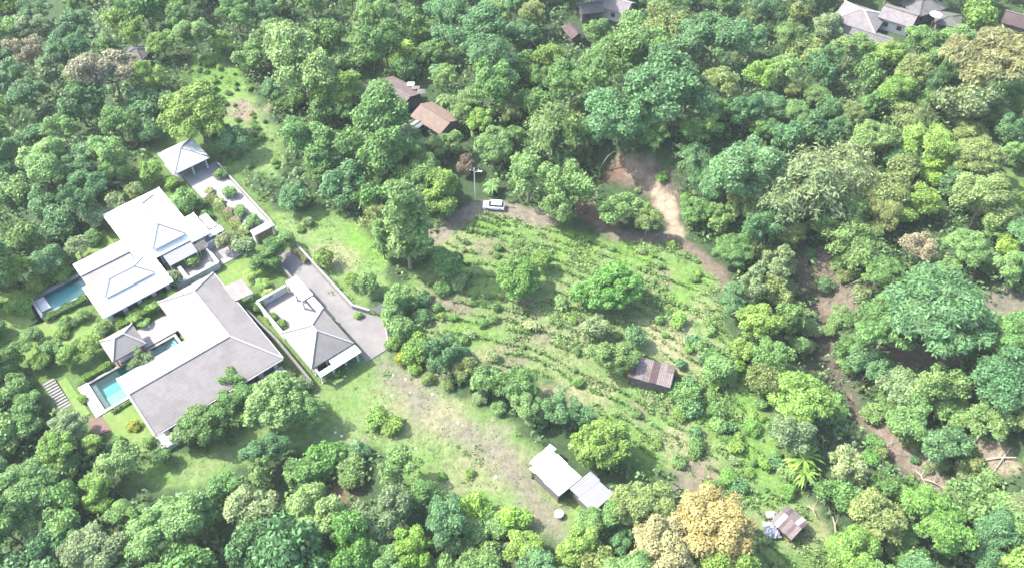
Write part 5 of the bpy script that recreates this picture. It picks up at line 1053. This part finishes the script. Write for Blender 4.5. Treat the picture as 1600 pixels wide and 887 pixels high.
# understorey: leafy scrub filling the forest floor, far too dense to count
def scrub(name, n, test, size, hmax, colr, label, seed, clump=9, box=(-145, 145, 40, 215), spread=.9):
    rng = np.random.default_rng(seed); x = rng.uniform(box[0], box[1], n); y = rng.uniform(box[2], box[3], n); k = test(x, y); x = x[k]; y = y[k]
    m_ = len(x); hh = hmax*rng.uniform(.35, 1.3, m_)*(1+.4*vnoise(x, y, 12, 2)); d = rng.normal(size=(m_, clump, 3)); d /= np.linalg.norm(d, axis=2, keepdims=True); d[..., 2] = np.abs(d[..., 2])
    sc = rng.uniform(.5, 1.2, m_)[:, None]*spread; pos = np.stack([x[:, None]+d[..., 0]*sc, y[:, None]+d[..., 1]*sc, d[..., 2]*hh[:, None]], -1).reshape(-1, 3)
    pos[:, 2] += H(pos[:, 0], pos[:, 1])+.03
    V = leaves_from(pos, d.reshape(-1, 3)+rng.normal(size=pos.shape)*.45+np.array([0, 0, .5]), size, rng, .6)
    o = link_mesh(name, quads_mesh(name, V), None); o.color = (*COLS[colr], 1) if isinstance(colr, str) else (*colr, 1); tag(o, label, kind='stuff'); return o
openW = [PP(p) for p in OPEN[:5]]; openS = [PP(p) for p in OPEN[5:]]
def in_open(x, y, lst, pad=0.0):
    r = np.zeros(x.shape, bool)
    for p in lst: r |= sdist(x, y, p) > pad
    return r
forest = lambda x, y: ~in_open(x, y, openW, -1.0) & ~in_open(x, y, openS, 0.5)
scrub('undergrowth', 17000, forest, .8, 2.2, (.070, .125, .045), 'dense leafy undergrowth covering the forest floor', 21, 8)
scrub('undergrowth', 5000, forest, .7, 2.2, (.10, .155, .05), 'lighter scrub showing in the gaps of the forest', 22, 8)

# ------------------------------------------------------------------ meadow: grass, terrace rows and saplings
MW = PP(MEADOW); FW = PP(FIELD); PW = PP(PATCHLAWN); TW = PP(TOPSTRIP)
def grass(n, polys, size, h, colr, label, seed, thr=None, name='grass'):
    rng = np.random.default_rng(seed); x = rng.uniform(-90, 85, n); y = rng.uniform(45, 180, n); k = in_open(x, y, polys)
    if thr is not None: k &= (vnoise(x, y, 7, 5)+.6*vnoise(x, y, 2.5, 2)+rng.normal(size=n)*.3 > thr)
    for q_ in ((-39, 85),): pass
    x = x[k]; y = y[k]; z = H(x, y)+h*.3; m_ = len(x); nr = rng.normal(size=(m_, 3))*.5+np.array([0, 0, 1.3])
    V = leaves_from(np.stack([x, y, z], 1), nr, size, rng, .45); o = link_mesh(name, quads_mesh(name, V)); o.color = (*colr, 1); tag(o, label, kind='stuff')
opn = [MW, FW, PW, TW]
grass(80000, opn, .34, .14, (.073, .122, .037), 'short green grass over the open meadow and field', 31, -.1)
grass(46000, [MW, PW, TW], .45, .35, (.075, .150, .026), 'patches of taller fresh green grass', 32, .55)
grass(34000, [MW, TW], .45, .35, (.135, .140, .066), 'patches of dry straw coloured grass', 33, .7)
# planted rows following the terraces
ROW = np.array([P(a, b)[:2] for a, b in [(600, 500), (660, 528), (760, 545), (880, 585), (980, 635), (1060, 690), (1140, 740), (1230, 810), (1300, 870)]])
rng = np.random.default_rng(77); pos = []; seglen = np.hypot(*(ROW[1:]-ROW[:-1]).T); cum = np.concatenate([[0], np.cumsum(seglen)])
saps = []
for k in range(-5, 24):
    off = k*2.3+rng.uniform(-.4, .4); n = int(cum[-1]*13); s = np.sort(rng.uniform(0, cum[-1], n))
    x = np.interp(s, cum, ROW[:, 0]); y = np.interp(s, cum, ROW[:, 1]); x2 = np.interp(s+1.5, cum, ROW[:, 0]); y2 = np.interp(s+1.5, cum, ROW[:, 1]); x1 = np.interp(s-1.5, cum, ROW[:, 0]); y1 = np.interp(s-1.5, cum, ROW[:, 1])
    tx, ty = x2-x1, y2-y1; l = np.hypot(tx, ty)+1e-6; nx_, ny_ = -ty/l, tx/l
    wob = .7*vnoise(x+nx_*off, y+ny_*off, 17, 7); X = x+nx_*(off+wob)+rng.normal(size=n)*.16; Y = y+ny_*(off+wob)+rng.normal(size=n)*.16
    g = (vnoise(X, Y, 8, 3)+.5*vnoise(X, Y, 3, 8) > -.45) & in_open(X, Y, [MW], 1.0)
    X, Y = X[g], Y[g]
    if len(X):
        pos.append(np.stack([X, Y, H(X, Y)+rng.uniform(.05, .75, len(X))], 1))
        for i in range(0, len(X), 34):
            if rng.random() < .8: saps.append((X[i], Y[i]))
pos = np.concatenate(pos); V = leaves_from(pos, rng.normal(size=pos.shape)*.7+np.array([0, 0, .7]), .5, rng, .5)
o = link_mesh('crop_rows', quads_mesh('crop_rows', V)); o.color = (.075, .145, .036, 1); tag(o, 'low green plants growing in curved rows along the meadow terraces', kind='stuff')
mead = lambda x, y: in_open(x, y, [MW], 1.0) & (vnoise(x, y, 11, 9)+.7*vnoise(x, y, 4, 1) > .35)
scrub('weeds', 17000, mead, .40, .55, (.110, .178, .055), 'rough clumps of leafy weeds over the terraced meadow', 41, 10, (0, 80, 45, 135), .7)
fieldedge = lambda x, y: in_open(x, y, [FW, PW, TW], -1.5) & (vnoise(x, y, 9, 4)+.7*vnoise(x, y, 4, 6) > .95)
scrub('weeds', 30000, fieldedge, .34, .4, (.092, .155, .045), 'scattered low weeds on the field and lawns', 42, 8, (-90, 40, 45, 190), .5)
rnd = random.Random(9); rnd.shuffle(saps); nsap = 0
for (x, y) in saps:
    if nsap >= 90: break
    if any((x-a)**2+(y-b)**2 < (r*.8+.6)**2 for a, b, r in plants): continue
    plant('shrub', x, y, rnd.uniform(.45, 1.15), rnd.choice(['mid', 'light', 'vivid', 'yg', 'pale']), 'small leafy sapling in the planted rows of the terraced meadow', 'saplings planted on the terraced meadow'); nsap += 1
n = 0
while n < 46:
    px, py = rnd.uniform(1050, 1240), rnd.uniform(500, 760); x, y, z = P(px, py)
    if not inside(x, y, MW) and not inside(px, py, OPEN[13]): 
        continue
    plant('shrub', x, y, rnd.uniform(.8, 2.0), rnd.choice(['mid', 'light', 'light', 'yg', 'blue']), where(*to_px(x, y, 1), 'low meadow bush'), 'bushes scattered along the right edge of the meadow'); n += 1
for px, py in [(640, 545), (652, 556), (675, 570), (735, 585), (745, 605), (720, 560), (660, 500), (640, 480), (660, 470), (690, 455), (715, 445), (700, 560), (770, 560), (850, 640), (840, 655), (780, 640), (750, 625)]:
    x, y, z = P(px, py); plant('bush', x, y, rnd.uniform(1.2, 2.2), rnd.choice(['mid', 'light', 'pale', 'blue']), where(*to_px(x, y, 1), 'leafy bank bush'), 'bushes on the bank between the field and the meadow')
n = 0
while n < 50:
    px, py = rnd.uniform(300, 445), rnd.uniform(95, 270)
    if not inside(px, py, TOPSTRIP): continue
    x, y, z = P(px, py); plant('shrub', x, y, rnd.uniform(.5, 1.2), rnd.choice(['light', 'yg', 'mid', 'vivid']), 'low bush dotted over the grassy strip behind the carport', 'low bushes on the grassy strip behind the carport'); n += 1
n = 0
while n < 78:
    t_ = rnd.uniform(0, 1); i = rnd.randrange(1, len(STREAM)-2); a, b = STREAM[i], STREAM[i+1]; x = a[0]+(b[0]-a[0])*t_+rnd.choice([-1, 1])*rnd.uniform(1.8, 7.5); y = a[1]+(b[1]-a[1])*t_+rnd.uniform(-1, 1)
    plant('bush', x, y, rnd.uniform(.9, 2.4), rnd.choice(['mid', 'light', 'olive', 'vivid', 'pale', 'blue']), where(*to_px(x, y, 1), 'scrubby stream bank bush'), 'scrubby bushes on the banks of the dry stream'); n += 1
for px, py in [(1008, 330), (1034, 280), (996, 300), (1080, 352), (1072, 312), (1050, 384), (1172, 672), (1190, 655), (1215, 690), (1210, 712), (1230, 770), (1135, 752), (1148, 700), (720, 590), (770, 500), (690, 495), (650, 520), (560, 495), (470, 360), (735, 740), (690, 745), (1170, 740)]:
    x, y, z = P(px, py); plant('bush', x, y, rnd.uniform(.8, 1.8), rnd.choice(['light', 'yg', 'vivid']), where(*to_px(x, y, 1), 'single field bush'), 'single bushes out on the open grass')
# ------------------------------------------------------------------ logs, stones, rubble
def rock(px, py, s, label, group, seed, m=None):
    rr = random.Random(seed); x, y, z = P(px, py); mb = MB(); vs = []; fs = []
    for i in range(5):
        for j in range(8): a = j*.785; b = -.4+i*.49; q_ = math.cos(b)*rr.uniform(.8, 1.1); vs.append((s*q_*math.cos(a), s*q_*math.sin(a), s*.6*math.sin(b)))
    for i in range(4):
        for j in range(8): fs.append((i*8+j, i*8+(j+1) % 8, (i+1)*8+(j+1) % 8, (i+1)*8+j))
    fs += [tuple(reversed(range(8))), tuple(range(32, 40))]; mb.add(vs, fs); tag(mb.build('stone', m or MATS['pale_step'], None, (x, y, z)), label, 'stone', group)
for i, (px, py) in enumerate([(524, 675), (534, 681), (555, 689), (614, 586), (634, 592), (676, 616), (641, 613), (612, 618), (775, 745), (650, 700), (716, 660)]): rock(px, py, .22+.06*(i % 3), 'small pale stone lying on the open field', 'pale stones lying on the open field', i, WALLW)
for i in range(40):
    k = rnd.randrange(1, len(STREAM)-1); t_ = rnd.random(); a, b = STREAM[k], STREAM[k-1]; mb = MB(); s = rnd.uniform(.15, .42)
    x = a[0]+(b[0]-a[0])*t_+rnd.gauss(0, 2.2); y = a[1]+(b[1]-a[1])*t_+rnd.gauss(0, 1); vs = []; fs = []
    for ii in range(4):
        for j in range(7): aa = j*.898; bb = -.4+ii*.62; q_ = math.cos(bb)*rnd.uniform(.8, 1.1); vs.append((s*q_*math.cos(aa), s*q_*math.sin(aa), s*.6*math.sin(bb)))
    for ii in range(3):
        for j in range(7): fs.append((ii*7+j, ii*7+(j+1) % 7, (ii+1)*7+(j+1) % 7, (ii+1)*7+j))
    fs += [tuple(reversed(range(7))), tuple(range(21, 28))]; mb.add(vs, fs); tag(mb.build('stone', STONE, None, (x, y, float(H(x, y)))), 'grey boulder in the dry stream bed', 'stone', 'boulders in the dry stream bed')
LOGS = [(1320, 448, 1372, 428, .16, 'bare fallen trunk on the brown bank, upper one'), (1328, 462, 1362, 438, .12, 'bare fallen trunk on the brown bank, lower one'), (1352, 430, 1352, 470, .12, 'pale upright dead branch on the brown bank'),
        (1518, 698, 1552, 646, .2, 'long leaning pale trunk above the sandy slip at the right'), (1530, 720, 1588, 714, .22, 'pale trunk lying across the sandy slip at the right'), (1552, 738, 1578, 700, .14, 'thin pale branch crossing the sandy slip'),
        (1440, 748, 1474, 762, .2, 'short log lying in the wide dry stream bed'), (1430, 735, 1446, 756, .16, 'broken branch beside the log in the dry stream bed'), (1376, 712, 1380, 732, .14, 'bleached stake left of the dry stream bed'),
        (916, 308, 934, 322, .14, 'white plank lying beside the dirt track'), (1262, 790, 1275, 806, .12, 'pale branch on the grass above the red hut'), (1300, 806, 1306, 840, .14, 'pale dead trunk right of the red hut')]
for x0, y0, x1, y1, r_, lab in LOGS:
    a = Vector(P(x0, y0)); b = Vector(P(x1, y1, 0.8)); b.z += .8; a.z += .15; m_ = a.lerp(b, .5)+Vector((.15, .2, .12)); mb = MB(); mb.tube([(0, 0, 0), tuple(m_-a), tuple(b-a)], [r_, r_*.8, r_*.4], 7); mb.tube([tuple(m_-a), tuple((m_-a)+Vector((.5, .9, .7)))], [r_*.5, r_*.15], 5)
    tag(mb.build('fallen_log', PALEBARK, None, a), lab, 'log')
def brush(label, pts, n, spread, seed, m=PALEBARK):
    rr = random.Random(seed); mb = MB()
    for i in range(n):
        px, py = rr.choice(pts); x, y, z = P(px+rr.gauss(0, spread), py+rr.gauss(0, spread*.7)); a = rr.uniform(0, 6.28); l = rr.uniform(.7, 2.4); e = rr.uniform(0, .6); r_ = rr.uniform(.025, .06)
        mb.tube([(x, y, z), (x+math.cos(a)*l*.5, y+math.sin(a)*l*.5, z+e*l*.4+.12), (x+math.cos(a+.3)*l, y+math.sin(a+.3)*l, z+e*l*.6+.05)], [r_, r_*.7, r_*.3], 4)
    tag(mb.build('debris', m), label, kind='stuff')
brush('tangle of dead sticks and roots along the dry stream', [(1280, 400), (1300, 430), (1340, 450), (1330, 470), (1295, 480), (1300, 540), (1330, 600), (1440, 740), (1460, 760), (1380, 700), (1560, 720), (1310, 790), (1290, 770)], 420, 14, 61)
brush('dead roots and twigs on the landslide', [(1010, 262), (1040, 270), (1055, 290), (985, 285), (1000, 250), (1060, 310)], 170, 9, 62, BARK)
print('objects', len(bpy.data.objects), 'tris', sum(len(m.polygons) for m in bpy.data.meshes)*2)
